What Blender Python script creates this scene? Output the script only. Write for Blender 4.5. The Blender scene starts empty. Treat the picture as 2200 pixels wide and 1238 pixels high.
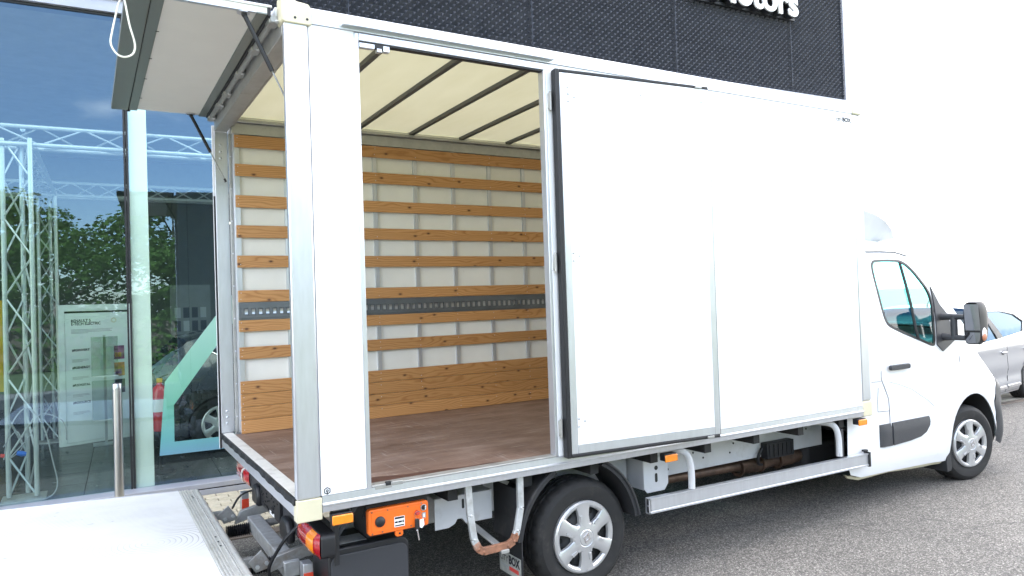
import bpy, bmesh, math, random
from mathutils import Vector, Matrix
from mathutils.geometry import delaunay_2d_cdt
R = math.radians
rnd = random.Random(7)
scene = bpy.context.scene
col = scene.collection

# ------------------------------------------------------------------ camera
cam_data = bpy.data.cameras.new('camera')
cam = bpy.data.objects.new('camera', cam_data)
col.objects.link(cam)
cam_data.sensor_width = 36.0
cam_data.lens = 1550.23 * 36.0 / 2200.0
cam_data.clip_start, cam_data.clip_end = 0.05, 4000.0
_r = Vector((0.86108507, -0.50741519, -0.03259338))
_u = Vector((0.01978596, -0.03061463, 0.99933541))
_f = Vector((0.50807581, 0.86115769, 0.0163221))
cam.matrix_world = Matrix(((_r.x, _u.x, -_f.x, -0.8366), (_r.y, _u.y, -_f.y, -3.4810),
                           (_r.z, _u.z, -_f.z, 1.7816), (0, 0, 0, 1)))
scene.camera = cam

# ------------------------------------------------------------------ light
SUN_EL, SUN_AZ = 36.0, -48.0          # azimuth from +Y towards +X: the sun stands behind the showroom
EXPOSURE = 3.1
SKY = 0.09
world = bpy.data.worlds.new('World')
scene.world = world
world.use_nodes = True
nt = world.node_tree
for n in list(nt.nodes):
    nt.nodes.remove(n)
W = nt.nodes.new
out = W('ShaderNodeOutputWorld'); bg = W('ShaderNodeBackground'); sky = W('ShaderNodeTexSky')
sky.sky_type = 'NISHITA'; sky.sun_disc = False
sky.sun_elevation = R(SUN_EL); sky.sun_rotation = R(SUN_AZ)
sky.air_density = 1.0; sky.dust_density = 0.5; sky.ozone_density = 1.0
bg.inputs['Strength'].default_value = SKY
tc = W('ShaderNodeTexCoord'); mp = W('ShaderNodeMapping')
mp.inputs['Scale'].default_value = (1.0, 1.0, 2.2)
mp.inputs['Location'].default_value = (1.11, 0.99, 1.59)
no = W('ShaderNodeTexNoise'); no.inputs['Scale'].default_value = 1.7
no.inputs['Detail'].default_value = 9.0; no.inputs['Roughness'].default_value = 0.54
cr = W('ShaderNodeValToRGB')
cr.color_ramp.elements[0].position = 0.49; cr.color_ramp.elements[1].position = 0.57
mx = W('ShaderNodeMix'); mx.data_type = 'RGBA'
mx.inputs[7].default_value = (9.0, 8.7, 8.6, 1)
L = nt.links.new
L(tc.outputs['Generated'], mp.inputs['Vector']); L(mp.outputs['Vector'], no.inputs['Vector'])
L(no.outputs['Fac'], cr.inputs['Fac']); L(cr.outputs['Color'], mx.inputs[0])
L(sky.outputs['Color'], mx.inputs[6]); L(mx.outputs[2], bg.inputs['Color'])
L(bg.outputs['Background'], out.inputs['Surface'])

sl = bpy.data.lights.new('sun', 'SUN')
sl.energy = 5.0; sl.angle = R(0.53); sl.color = (1.0, 0.95, 0.87)
sun = bpy.data.objects.new('sun', sl); col.objects.link(sun)
_d = Vector((math.sin(R(SUN_AZ)) * math.cos(R(SUN_EL)), math.cos(R(SUN_AZ)) * math.cos(R(SUN_EL)), math.sin(R(SUN_EL))))
sun.rotation_euler = (-_d).to_track_quat('-Z', 'Y').to_euler()
sun.location = _d * 60

vs = scene.view_settings
vs.view_transform = 'Standard'; vs.look = 'None'; vs.gamma = 1.0; vs.exposure = EXPOSURE
vs.use_curve_mapping = False
scene.render.engine = 'CYCLES'
scene.cycles.use_denoising = True
scene.cycles.max_bounces = 10
scene.cycles.transparent_max_bounces = 16
scene.cycles.glossy_bounces = 5
scene.cycles.sample_clamp_indirect = 8.0

# ------------------------------------------------------------------ materials
MATS = {}
def new_mat(name):
    m = bpy.data.materials.new(name); m.use_nodes = True
    nt = m.node_tree; b = nt.nodes['Principled BSDF']
    MATS[name] = m
    return m, nt, b

def nd(nt, kind, **kw):
    n = nt.nodes.new(kind)
    for k, v in kw.items():
        if k in n.inputs: n.inputs[k].default_value = v
        else: setattr(n, k, v)
    return n

def ramp(nt, src, stops):
    c = nt.nodes.new('ShaderNodeValToRGB')
    e = c.color_ramp.elements
    while len(e) < len(stops): e.new(0.5)
    for i, (p, q) in enumerate(stops):
        e[i].position = p
        e[i].color = (*q, 1) if len(q) == 3 else q
    nt.links.new(src, c.inputs['Fac'])
    return c.outputs['Color']

def coords(nt, scale=(1, 1, 1), rand=False):
    t = nt.nodes.new('ShaderNodeTexCoord')
    m = nt.nodes.new('ShaderNodeMapping'); m.inputs['Scale'].default_value = scale
    src = t.outputs['Object']
    if rand:
        oi = nt.nodes.new('ShaderNodeObjectInfo')
        mu = nt.nodes.new('ShaderNodeVectorMath'); mu.operation = 'SCALE'
        mu.inputs[0].default_value = (13.0, 7.0, 5.0)
        nt.links.new(oi.outputs['Random'], mu.inputs['Scale'])
        ad = nt.nodes.new('ShaderNodeVectorMath'); ad.operation = 'ADD'
        nt.links.new(src, ad.inputs[0]); nt.links.new(mu.outputs[0], ad.inputs[1]); src = ad.outputs[0]
    nt.links.new(src, m.inputs['Vector'])
    return m.outputs['Vector']

def simple(name, c, rough=0.5, metal=0.0, var=0.12, scale=6.0, stretch=(1, 1, 1), bump=0.0, bscale=60.0,
           coat=0.0, rvar=0.1, spec=0.5, dirt=None, dscale=2.5, dlo=.55, dhi=.75):
    """plain surface: colour with a little noise, uneven gloss, optional dirt patches and fine relief"""
    m, nt, b = new_mat(name)
    v = coords(nt, stretch)
    n1 = nd(nt, 'ShaderNodeTexNoise', Scale=scale, Detail=6.0, Roughness=0.6)
    nt.links.new(v, n1.inputs['Vector'])
    lo = tuple(max(0, x * (1 - var)) for x in c); hi = tuple(min(1, x * (1 + var)) for x in c)
    colr = ramp(nt, n1.outputs['Fac'], [(0.3, lo), (0.7, hi)])
    if dirt:
        n2 = nd(nt, 'ShaderNodeTexNoise', Scale=dscale, Detail=8.0, Roughness=0.7)
        nt.links.new(v, n2.inputs['Vector'])
        f = ramp(nt, n2.outputs['Fac'], [(dlo, (0, 0, 0)), (dhi, (1, 1, 1))])
        mi = nt.nodes.new('ShaderNodeMix'); mi.data_type = 'RGBA'
        mi.inputs[7].default_value = (*dirt, 1)
        nt.links.new(f, mi.inputs[0]); nt.links.new(colr, mi.inputs[6]); colr = mi.outputs[2]
    nt.links.new(colr, b.inputs['Base Color'])
    mr = nd(nt, 'ShaderNodeMapRange')
    mr.inputs['To Min'].default_value = max(0.02, rough - rvar); mr.inputs['To Max'].default_value = min(1, rough + rvar)
    nt.links.new(n1.outputs['Fac'], mr.inputs['Value']); nt.links.new(mr.outputs[0], b.inputs['Roughness'])
    b.inputs['Metallic'].default_value = metal
    b.inputs['Specular IOR Level'].default_value = spec
    b.inputs['Coat Weight'].default_value = coat
    b.inputs['Coat Roughness'].default_value = 0.05
    if bump:
        n3 = nd(nt, 'ShaderNodeTexNoise', Scale=bscale, Detail=4.0)
        nt.links.new(v, n3.inputs['Vector'])
        bp = nd(nt, 'ShaderNodeBump', Strength=bump, Distance=0.004)
        nt.links.new(n3.outputs['Fac'], bp.inputs['Height']); nt.links.new(bp.outputs['Normal'], b.inputs['Normal'])
    return m

WHITE = simple('white_panel', (.80, .81, .82), .38, var=.02, rvar=.06, scale=3, dirt=(.62, .62, .60), dscale=9, dlo=.70, dhi=.82)
PAINT = simple('white_vehicle_paint', (.80, .81, .83), .32, var=.0, rvar=.0, coat=.3)
LINER = simple('white_wall_liner', (.78, .77, .72), .5, var=.03, bump=.12, bscale=90, dirt=(.60, .57, .50), dscale=5, dlo=.66, dhi=.8)
ALU = simple('anodised_aluminium', (.60, .62, .66), .36, metal=.75, var=.05, stretch=(1, 1, .15), scale=40, rvar=.06)
ALUD = simple('worn_aluminium', (.40, .40, .385), .45, metal=.6, var=.12, scale=14, dirt=(.24, .23, .20), dlo=.58, dhi=.78, dscale=7)
CREAM = simple('cream_plastic', (.62, .58, .42), .45, var=.06, dirt=(.55, .50, .36), dscale=12, dlo=.6, dhi=.8)
RUBBER = simple('black_rubber', (.010, .0105, .0125), .55, var=.2, bump=.1)
BLACKP = simple('black_plastic', (.013, .0135, .016), .5, var=.15, bump=.12, bscale=300)
GREYP = simple('grey_textured_plastic', (.034, .036, .042), .55, var=.08, bump=.15, bscale=500)
FENDER = simple('black_mudguard_plastic', (.017, .018, .021), .6, var=.2, dirt=(.05, .046, .042), dscale=5)
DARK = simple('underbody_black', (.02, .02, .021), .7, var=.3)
CHASSIS = simple('grey_white_chassis_paint', (.58, .59, .61), .45, var=.06, dirt=(.42, .41, .39), dscale=4)
GALV = simple('galvanised_steel', (.50, .515, .52), .5, metal=.45, var=.18, scale=22, dirt=(.30, .28, .25), dscale=5)
GALVD = simple('dull_galvanised_steel', (.33, .335, .33), .55, metal=.4, var=.2, scale=18, dirt=(.20, .13, .09), dscale=4)
RUST = simple('rusty_steel', (.26, .12, .07), .8, var=.35, scale=25, dirt=(.42, .38, .35), dscale=9)
STEEL = simple('brushed_stainless', (.56, .56, .56), .30, metal=1.0, var=.0, rvar=.02, scale=4)
ORANGE = simple('orange_plastic', (.86, .16, .015), .42, var=.08, dirt=(.50, .12, .03), dscale=10, dlo=.62, dhi=.8)
AMBER = simple('amber_lens', (.90, .26, .01), .15, var=.1, scale=80, coat=.8)
REDL = simple('red_lens', (.40, .008, .016), .12, var=.15, scale=60, coat=1.0)
CLEARL = simple('clear_lens', (.75, .70, .68), .12, var=.08, scale=70, coat=1.0)
TYRE = simple('tyre_rubber', (.014, .014, .0145), .72, var=.25, scale=20, dirt=(.04, .037, .034), dscale=9)
HUB = simple('silver_hubcap_plastic', (.54, .545, .55), .3, metal=.55, var=.04, coat=.3)
HUBD = simple('dark_wheel_steel', (.02, .021, .023), .6, var=.2)
EXH = simple('heat_stained_exhaust', (.13, .085, .06), .5, metal=.6, var=.5, scale=7, dirt=(.05, .045, .04), dscale=5)
BLACKT = simple('dark_print', (.012, .013, .018), .6, var=.05)
WHITEP = simple('white_print', (.82, .82, .82), .5, var=.02)
REDP = simple('red_print', (.55, .05, .04), .6, var=.1)
GREYPR = simple('grey_print', (.32, .34, .35), .6, var=.1)
BLUEP = simple('blue_plastic', (.02, .12, .5), .4)
YELLOW = simple('yellow_board', (.72, .42, .03), .6)
REDX = simple('red_cylinder_paint', (.58, .02, .02), .25, coat=.6)
SILVER = simple('silver_car_paint', (.36, .37, .40), .32, metal=.5, var=.03, coat=1.0, scale=200)
DARKCAR = simple('dark_car_paint', (.045, .05, .055), .25, metal=.4, var=.05, coat=1.0)
CHROME = simple('chrome', (.8, .8, .82), .08, metal=1.0, var=.02)
CORD = simple('white_cord', (.78, .77, .68), .7)
FABRIC = simple('dark_seat_fabric', (.03, .032, .036), .9, bump=.3, bscale=400)
CLAD = simple('anthracite_metal', (.034, .038, .052), .38, metal=.3, var=.15, scale=3)
FRAMEW = simple('pale_facade_metal', (.36, .37, .42), .4, metal=.3, var=.05, dirt=(.45, .45, .47), dscale=4)
COLUMN = simple('pale_column_paint', (.88, .89, .85), .6, var=.03)
ROOMW = simple('dark_showroom_wall', (.10, .106, .102), .7, var=.1)
ROOMC = simple('showroom_ceiling', (.55, .55, .54), .8, var=.08)
TILE = simple('dark_floor_tile', (.055, .057, .058), .25, var=.12, scale=4)
BOARD = simple('pale_poster_paper', (.82, .86, .85), .6, var=.02)
BARK = simple('tree_bark', (.09, .07, .05), .9, var=.3, scale=12, bump=.6, bscale=20)
KEYBL = simple('black_key_fob', (.02, .02, .022), .35)
PICP = simple('purple_print', (.28, .08, .20), .5, var=.6, scale=14)
PICO = simple('orange_print', (.60, .28, .06), .5, var=.6, scale=14)

def glass_mat(name, tint, ior, rough=0.0, glossc=(1, 1, 1)):
    m = bpy.data.materials.new(name); m.use_nodes = True; nt = m.node_tree
    nt.nodes.remove(nt.nodes['Principled BSDF'])
    o = nt.nodes['Material Output']
    t = nd(nt, 'ShaderNodeBsdfTransparent', Color=(*tint, 1))
    g = nd(nt, 'ShaderNodeBsdfGlossy', Color=(*glossc, 1), Roughness=rough)
    r0 = ((ior - 1) / (ior + 1)) ** 2                     # thin pane: Schlick reflectance, the same from both sides
    ge = nt.nodes.new('ShaderNodeNewGeometry'); dt = nt.nodes.new('ShaderNodeVectorMath'); dt.operation = 'DOT_PRODUCT'
    nt.links.new(ge.outputs['Normal'], dt.inputs[0]); nt.links.new(ge.outputs['Incoming'], dt.inputs[1])
    def mth(op, a, b=None, c=None):
        k = nt.nodes.new('ShaderNodeMath'); k.operation = op
        for i, q in enumerate((a, b, c)):
            if q is None: continue
            if isinstance(q, (int, float)): k.inputs[i].default_value = q
            else: nt.links.new(q, k.inputs[i])
        return k
    fr = mth('MULTIPLY_ADD', mth('POWER', mth('SUBTRACT', 1.0, mth('ABSOLUTE', dt.outputs['Value']).outputs[0]).outputs[0], 5.0).outputs[0], 1 - r0, r0)
    mi = nt.nodes.new('ShaderNodeMixShader')
    v = coords(nt)
    n1 = nd(nt, 'ShaderNodeTexNoise', Scale=0.7, Detail=1.0)
    nt.links.new(v, n1.inputs['Vector'])
    bp = nd(nt, 'ShaderNodeBump', Strength=0.02, Distance=0.02)
    nt.links.new(n1.outputs['Fac'], bp.inputs['Height'])
    nt.links.new(bp.outputs['Normal'], g.inputs['Normal'])
    nt.links.new(fr.outputs[0], mi.inputs[0]); nt.links.new(t.outputs[0], mi.inputs[1]); nt.links.new(g.outputs[0], mi.inputs[2])
    nt.links.new(mi.outputs[0], o.inputs['Surface'])
    return m
GLASS = glass_mat('showroom_glass', (.78, .89, .83), 2.05, glossc=(.55, .76, 1.0))
CARGLASS = glass_mat('tinted_car_glass', (.46, .96, .94), 1.45)
DARKGLASS = glass_mat('dark_car_glass', (.08, .10, .12), 1.25, glossc=(.6, .8, 1.0))
ACRYL = glass_mat('clear_acrylic', (.72, .78, .76), 1.6, .05)
MIRROR, _nt, _b = new_mat('mirror_glass')
_b.inputs['Base Color'].default_value = (.20, .21, .23, 1); _b.inputs['Metallic'].default_value = 1; _b.inputs['Roughness'].default_value = .02  # tinted dark to imitate a dark reflection

def wood_mat():
    m, nt, b = new_mat('varnished_pine')
    v = coords(nt, (1, 1, 1), rand=True)
    def mapped(s):
        k = nt.nodes.new('ShaderNodeMapping'); k.inputs['Scale'].default_value = s
        nt.links.new(v, k.inputs['Vector']); return k.outputs['Vector']
    warp = nd(nt, 'ShaderNodeTexNoise', Scale=1.0, Detail=2.0); nt.links.new(mapped((1.6, 4, 7)), warp.inputs['Vector'])
    wa = nt.nodes.new('ShaderNodeVectorMath'); wa.operation = 'MULTIPLY_ADD'
    wa.inputs[1].default_value = (0, .0, .22); nt.links.new(warp.outputs['Color'], wa.inputs[0]); nt.links.new(v, wa.inputs[2])
    k2 = nt.nodes.new('ShaderNodeMapping'); k2.inputs['Scale'].default_value = (.5, 1, 1); nt.links.new(wa.outputs[0], k2.inputs['Vector'])
    wv = nd(nt, 'ShaderNodeTexWave', Scale=16.0, Distortion=2.2, Detail=2.0)
    wv.bands_direction = 'Z'
    wv.inputs['Detail Scale'].default_value = 1.0
    nt.links.new(k2.outputs['Vector'], wv.inputs['Vector'])
    fine = nd(nt, 'ShaderNodeTexNoise', Scale=1.0, Detail=5.0); nt.links.new(mapped((6, 90, 160)), fine.inputs['Vector'])
    base = ramp(nt, wv.outputs['Fac'], [(0, (.45, .21, .070)), (.3, (.56, .285, .105)), (1, (.60, .32, .125))])
    mi = nt.nodes.new('ShaderNodeMix'); mi.data_type = 'RGBA'; mi.blend_type = 'MULTIPLY'; mi.inputs[0].default_value = .35
    nt.links.new(base, mi.inputs[6]); nt.links.new(ramp(nt, fine.outputs['Fac'], [(.25, (.62, .58, .52)), (.75, (1, 1, 1))]), mi.inputs[7])
    # each board its own tone
    oi = nt.nodes.new('ShaderNodeObjectInfo')
    tone = ramp(nt, oi.outputs['Random'], [(0, (.82, .80, .76)), (1, (1.0, 1.0, 1.0))])
    mt = nt.nodes.new('ShaderNodeMix'); mt.data_type = 'RGBA'; mt.blend_type = 'MULTIPLY'; mt.inputs[0].default_value = 1
    nt.links.new(mi.outputs[2], mt.inputs[6]); nt.links.new(tone, mt.inputs[7])
    vo = nd(nt, 'ShaderNodeTexVoronoi', Scale=1.0); vo.voronoi_dimensions = '2D'
    sx_ = nt.nodes.new('ShaderNodeSeparateXYZ'); cx_ = nt.nodes.new('ShaderNodeCombineXYZ')
    nt.links.new(mapped((3.6, 1, 6.5)), sx_.inputs[0]); nt.links.new(sx_.outputs['X'], cx_.inputs['X']); nt.links.new(sx_.outputs['Z'], cx_.inputs['Y'])
    nt.links.new(cx_.outputs[0], vo.inputs['Vector'])
    kn = ramp(nt, vo.outputs['Distance'], [(.03, (1, 1, 1)), (.055, (.35, .35, .35)), (.10, (0, 0, 0))])
    mk = nt.nodes.new('ShaderNodeMix'); mk.data_type = 'RGBA'
    mk.inputs[7].default_value = (.09, .03, .012, 1)
    nt.links.new(kn, mk.inputs[0]); nt.links.new(mt.outputs[2], mk.inputs[6])
    nt.links.new(mk.outputs[2], b.inputs['Base Color'])
    b.inputs['Roughness'].default_value = .5
    bp = nd(nt, 'ShaderNodeBump', Strength=.15, Distance=.002); nt.links.new(fine.outputs['Fac'], bp.inputs['Height'])
    nt.links.new(bp.outputs['Normal'], b.inputs['Normal'])
    return m
WOOD = wood_mat()

def ply_mat():
    m, nt, b = new_mat('brown_plywood_floor')
    def mapped(s):
        return coords(nt, s)
    n1 = nd(nt, 'ShaderNodeTexNoise', Scale=1.0, Detail=7.0, Roughness=.7); nt.links.new(mapped((2, 6, 1)), n1.inputs['Vector'])
    base = ramp(nt, n1.outputs['Fac'], [(.3, (.11, .062, .042)), (.5, (.185, .118, .088)), (.72, (.28, .20, .16))])
    n2 = nd(nt, 'ShaderNodeTexNoise', Scale=1.0, Detail=9.0, Roughness=.75); nt.links.new(mapped((3, 38, 1)), n2.inputs['Vector'])
    s1 = ramp(nt, n2.outputs['Fac'], [(.56, (0, 0, 0)), (.72, (1, 1, 1))])
    n3 = nd(nt, 'ShaderNodeTexNoise', Scale=1.0, Detail=6.0, Roughness=.7); nt.links.new(mapped((45, 2.2, 1)), n3.inputs['Vector'])
    s2 = ramp(nt, n3.outputs['Fac'], [(.60, (0, 0, 0)), (.68, (.9, .9, .9))])
    a = nt.nodes.new('ShaderNodeMix'); a.data_type = 'RGBA'; a.inputs[7].default_value = (.42, .35, .30, 1)
    nt.links.new(s1, a.inputs[0]); nt.links.new(base, a.inputs[6])
    c = nt.nodes.new('ShaderNodeMix'); c.data_type = 'RGBA'; c.inputs[7].default_value = (.30, .25, .22, 1)
    nt.links.new(s2, c.inputs[0]); nt.links.new(a.outputs[2], c.inputs[6])
    nt.links.new(c.outputs[2], b.inputs['Base Color'])
    b.inputs['Roughness'].default_value = .55
    return m
PLY = ply_mat()

def asphalt_mat():
    m, nt, b = new_mat('worn_asphalt')
    v = coords(nt)
    vo = nd(nt, 'ShaderNodeTexVoronoi', Scale=120.0); nt.links.new(v, vo.inputs['Vector'])
    hs = nt.nodes.new('ShaderNodeSeparateColor'); nt.links.new(vo.outputs['Color'], hs.inputs[0])
    stone = ramp(nt, hs.outputs[0], [(0, (.10, .093, .084)), (.5, (.185, .173, .155)), (.85, (.30, .282, .255)), (1, (.46, .435, .395))])
    ed = ramp(nt, vo.outputs['Distance'], [(.25, (1, 1, 1)), (.7, (.35, .35, .35))])
    m1 = nt.nodes.new('ShaderNodeMix'); m1.data_type = 'RGBA'; m1.blend_type = 'MULTIPLY'; m1.inputs[0].default_value = .8
    nt.links.new(stone, m1.inputs[6]); nt.links.new(ed, m1.inputs[7])
    big = nd(nt, 'ShaderNodeTexNoise', Scale=.55, Detail=6.0, Roughness=.65); nt.links.new(v, big.inputs['Vector'])
    m2 = nt.nodes.new('ShaderNodeMix'); m2.data_type = 'RGBA'; m2.blend_type = 'MULTIPLY'; m2.inputs[0].default_value = 1
    nt.links.new(m1.outputs[2], m2.inputs[6]); nt.links.new(ramp(nt, big.outputs['Fac'], [(.3, (.84, .84, .84)), (.7, (1.12, 1.11, 1.1))]), m2.inputs[7])
    # hairline cracks
    wn = nd(nt, 'ShaderNodeTexNoise', Scale=2.4, Detail=4.0); nt.links.new(v, wn.inputs['Vector'])
    ad = nt.nodes.new('ShaderNodeVectorMath'); ad.operation = 'MULTIPLY_ADD'; ad.inputs[1].default_value = (.5, .5, 0)
    nt.links.new(wn.outputs['Color'], ad.inputs[0]); nt.links.new(v, ad.inputs[2])
    cv = nd(nt, 'ShaderNodeTexVoronoi', Scale=.62); cv.feature = 'DISTANCE_TO_EDGE'; nt.links.new(ad.outputs[0], cv.inputs['Vector'])
    ck = ramp(nt, cv.outputs['Distance'], [(.0, (1, 1, 1)), (.006, (0, 0, 0))])
    m3 = nt.nodes.new('ShaderNodeMix'); m3.data_type = 'RGBA'; m3.inputs[7].default_value = (.045, .044, .042, 1)
    mm = nt.nodes.new('ShaderNodeMath'); mm.operation = 'MULTIPLY'; mm.inputs[1].default_value = .6
    nt.links.new(ck, mm.inputs[0]); nt.links.new(mm.outputs[0], m3.inputs[0]); nt.links.new(m2.outputs[2], m3.inputs[6])
    nt.links.new(m3.outputs[2], b.inputs['Base Color'])
    b.inputs['Roughness'].default_value = .85
    bp = nd(nt, 'ShaderNodeBump', Strength=.5, Distance=.004); bp.invert = True
    nt.links.new(vo.outputs['Distance'], bp.inputs['Height']); nt.links.new(bp.outputs['Normal'], b.inputs['Normal'])
    return m
ASPHALT = asphalt_mat()

def paver_mat():
    m, nt, b = new_mat('pale_concrete_paver')
    v = coords(nt, (1, 1, 1), rand=True)
    n1 = nd(nt, 'ShaderNodeTexNoise', Scale=30.0, Detail=6.0); nt.links.new(v, n1.inputs['Vector'])
    c = ramp(nt, n1.outputs['Fac'], [(.3, (.42, .38, .29)), (.7, (.55, .50, .39))])
    oi = nt.nodes.new('ShaderNodeObjectInfo')
    mt = nt.nodes.new('ShaderNodeMix'); mt.data_type = 'RGBA'; mt.blend_type = 'MULTIPLY'; mt.inputs[0].default_value = 1
    nt.links.new(c, mt.inputs[6]); nt.links.new(ramp(nt, oi.outputs['Random'], [(0, (.84, .83, .8)), (1, (1, 1, 1))]), mt.inputs[7])
    nt.links.new(mt.outputs[2], b.inputs['Base Color']); b.inputs['Roughness'].default_value = .85
    bp = nd(nt, 'ShaderNodeBump', Strength=.3, Distance=.003); nt.links.new(n1.outputs['Fac'], bp.inputs['Height'])
    nt.links.new(bp.outputs['Normal'], b.inputs['Normal'])
    return m
PAVER = paver_mat()
JOINT = simple('paver_joint_sand', (.16, .14, .11), .95, var=.2, scale=60)

def roof_mat():
    m = bpy.data.materials.new('translucent_roof_sheet'); m.use_nodes = True; nt = m.node_tree
    nt.nodes.remove(nt.nodes['Principled BSDF']); o = nt.nodes['Material Output']
    v = coords(nt, (1, .3, 1))
    n1 = nd(nt, 'ShaderNodeTexNoise', Scale=5.0, Detail=6.0); nt.links.new(v, n1.inputs['Vector'])
    c = ramp(nt, n1.outputs['Fac'], [(.3, (.58, .54, .34)), (.7, (.63, .59, .39))])
    d = nt.nodes.new('ShaderNodeBsdfDiffuse'); t = nt.nodes.new('ShaderNodeBsdfTranslucent')
    nt.links.new(c, d.inputs['Color']); nt.links.new(c, t.inputs['Color'])
    mi = nd(nt, 'ShaderNodeMixShader'); mi.inputs[0].default_value = .33
    nt.links.new(d.outputs[0], mi.inputs[1]); nt.links.new(t.outputs[0], mi.inputs[2])
    nt.links.new(mi.outputs[0], o.inputs['Surface'])
    return m
ROOF = roof_mat()

def leaf_mat():
    m = bpy.data.materials.new('tree_leaves'); m.use_nodes = True; nt = m.node_tree
    nt.nodes.remove(nt.nodes['Principled BSDF']); o = nt.nodes['Material Output']
    v = coords(nt)
    n1 = nd(nt, 'ShaderNodeTexNoise', Scale=2.0, Detail=4.0); nt.links.new(v, n1.inputs['Vector'])
    c = ramp(nt, n1.outputs['Fac'], [(.3, (.035, .075, .015)), (.7, (.085, .15, .035))])
    d = nt.nodes.new('ShaderNodeBsdfDiffuse'); t = nt.nodes.new('ShaderNodeBsdfTranslucent')
    nt.links.new(c, d.inputs['Color']); nt.links.new(c, t.inputs['Color'])
    mi = nd(nt, 'ShaderNodeMixShader'); mi.inputs[0].default_value = .35
    nt.links.new(d.outputs[0], mi.inputs[1]); nt.links.new(t.outputs[0], mi.inputs[2])
    nt.links.new(mi.outputs[0], o.inputs['Surface'])
    return m
LEAF = leaf_mat()

def decal_mat():
    """mint-to-sky-blue printed window band; the print itself fades with height"""
    m, nt, b = new_mat('mint_blue_window_band')
    t = nt.nodes.new('ShaderNodeTexCoord'); s = nt.nodes.new('ShaderNodeSeparateXYZ')
    nt.links.new(t.outputs['Object'], s.inputs[0])
    mr = nd(nt, 'ShaderNodeMapRange'); mr.inputs['From Min'].default_value = .38; mr.inputs['From Max'].default_value = 1.6
    nt.links.new(s.outputs['Z'], mr.inputs['Value'])
    c = ramp(nt, mr.outputs[0], [(0, (.34, .52, .80)), (.16, (.30, .66, .72)), (.42, (.30, .66, .52)), (1, (.62, .82, .76))])
    nt.links.new(c, b.inputs['Base Color']); b.inputs['Roughness'].default_value = .5
    return m
DECAL = decal_mat()

def platform_mat():
    m, nt, b = new_mat('embossed_lift_aluminium')
    v = coords(nt)
    n1 = nd(nt, 'ShaderNodeTexNoise', Scale=5.0, Detail=7.0, Roughness=.7); nt.links.new(v, n1.inputs['Vector'])
    c = ramp(nt, n1.outputs['Fac'], [(.25, (.78, .78, .77)), (.6, (.86, .86, .86))])
    # fine arcs rubbed into the metal by wheels, and a few black scuffs
    k = nt.nodes.new('ShaderNodeMapping'); k.inputs['Location'].default_value = (.55, -.95, 0); nt.links.new(v, k.inputs['Vector'])
    wv = nd(nt, 'ShaderNodeTexWave', Scale=11.0, Distortion=.6); wv.wave_type = 'RINGS'; wv.rings_direction = 'Z'
    nt.links.new(k.outputs[0], wv.inputs['Vector'])
    n2 = nd(nt, 'ShaderNodeTexNoise', Scale=1.6, Detail=3.0); nt.links.new(v, n2.inputs['Vector'])
    mm = nt.nodes.new('ShaderNodeMath'); mm.operation = 'MULTIPLY'
    nt.links.new(ramp(nt, wv.outputs['Fac'], [(.0, (1, 1, 1)), (.14, (0, 0, 0))]), mm.inputs[0])
    nt.links.new(ramp(nt, n2.outputs['Fac'], [(.42, (0, 0, 0)), (.65, (.8, .8, .8))]), mm.inputs[1])
    a = nt.nodes.new('ShaderNodeMix'); a.data_type = 'RGBA'; a.inputs[7].default_value = (.36, .35, .34, 1)
    nt.links.new(mm.outputs[0], a.inputs[0]); nt.links.new(c, a.inputs[6])
    v2 = coords(nt, (7, 22, 1))
    n3 = nd(nt, 'ShaderNodeTexNoise', Scale=1.0, Detail=4.0); nt.links.new(v2, n3.inputs['Vector'])
    e = nt.nodes.new('ShaderNodeMix'); e.data_type = 'RGBA'; e.inputs[7].default_value = (.12, .12, .11, 1)
    nt.links.new(ramp(nt, n3.outputs['Fac'], [(.71, (0, 0, 0)), (.76, (1, 1, 1))]), e.inputs[0]); nt.links.new(a.outputs[2], e.inputs[6])
    nt.links.new(e.outputs[2], b.inputs['Base Color'])
    b.inputs['Metallic'].default_value = .25; b.inputs['Roughness'].default_value = .5
    return m
PLAT = platform_mat()

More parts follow.
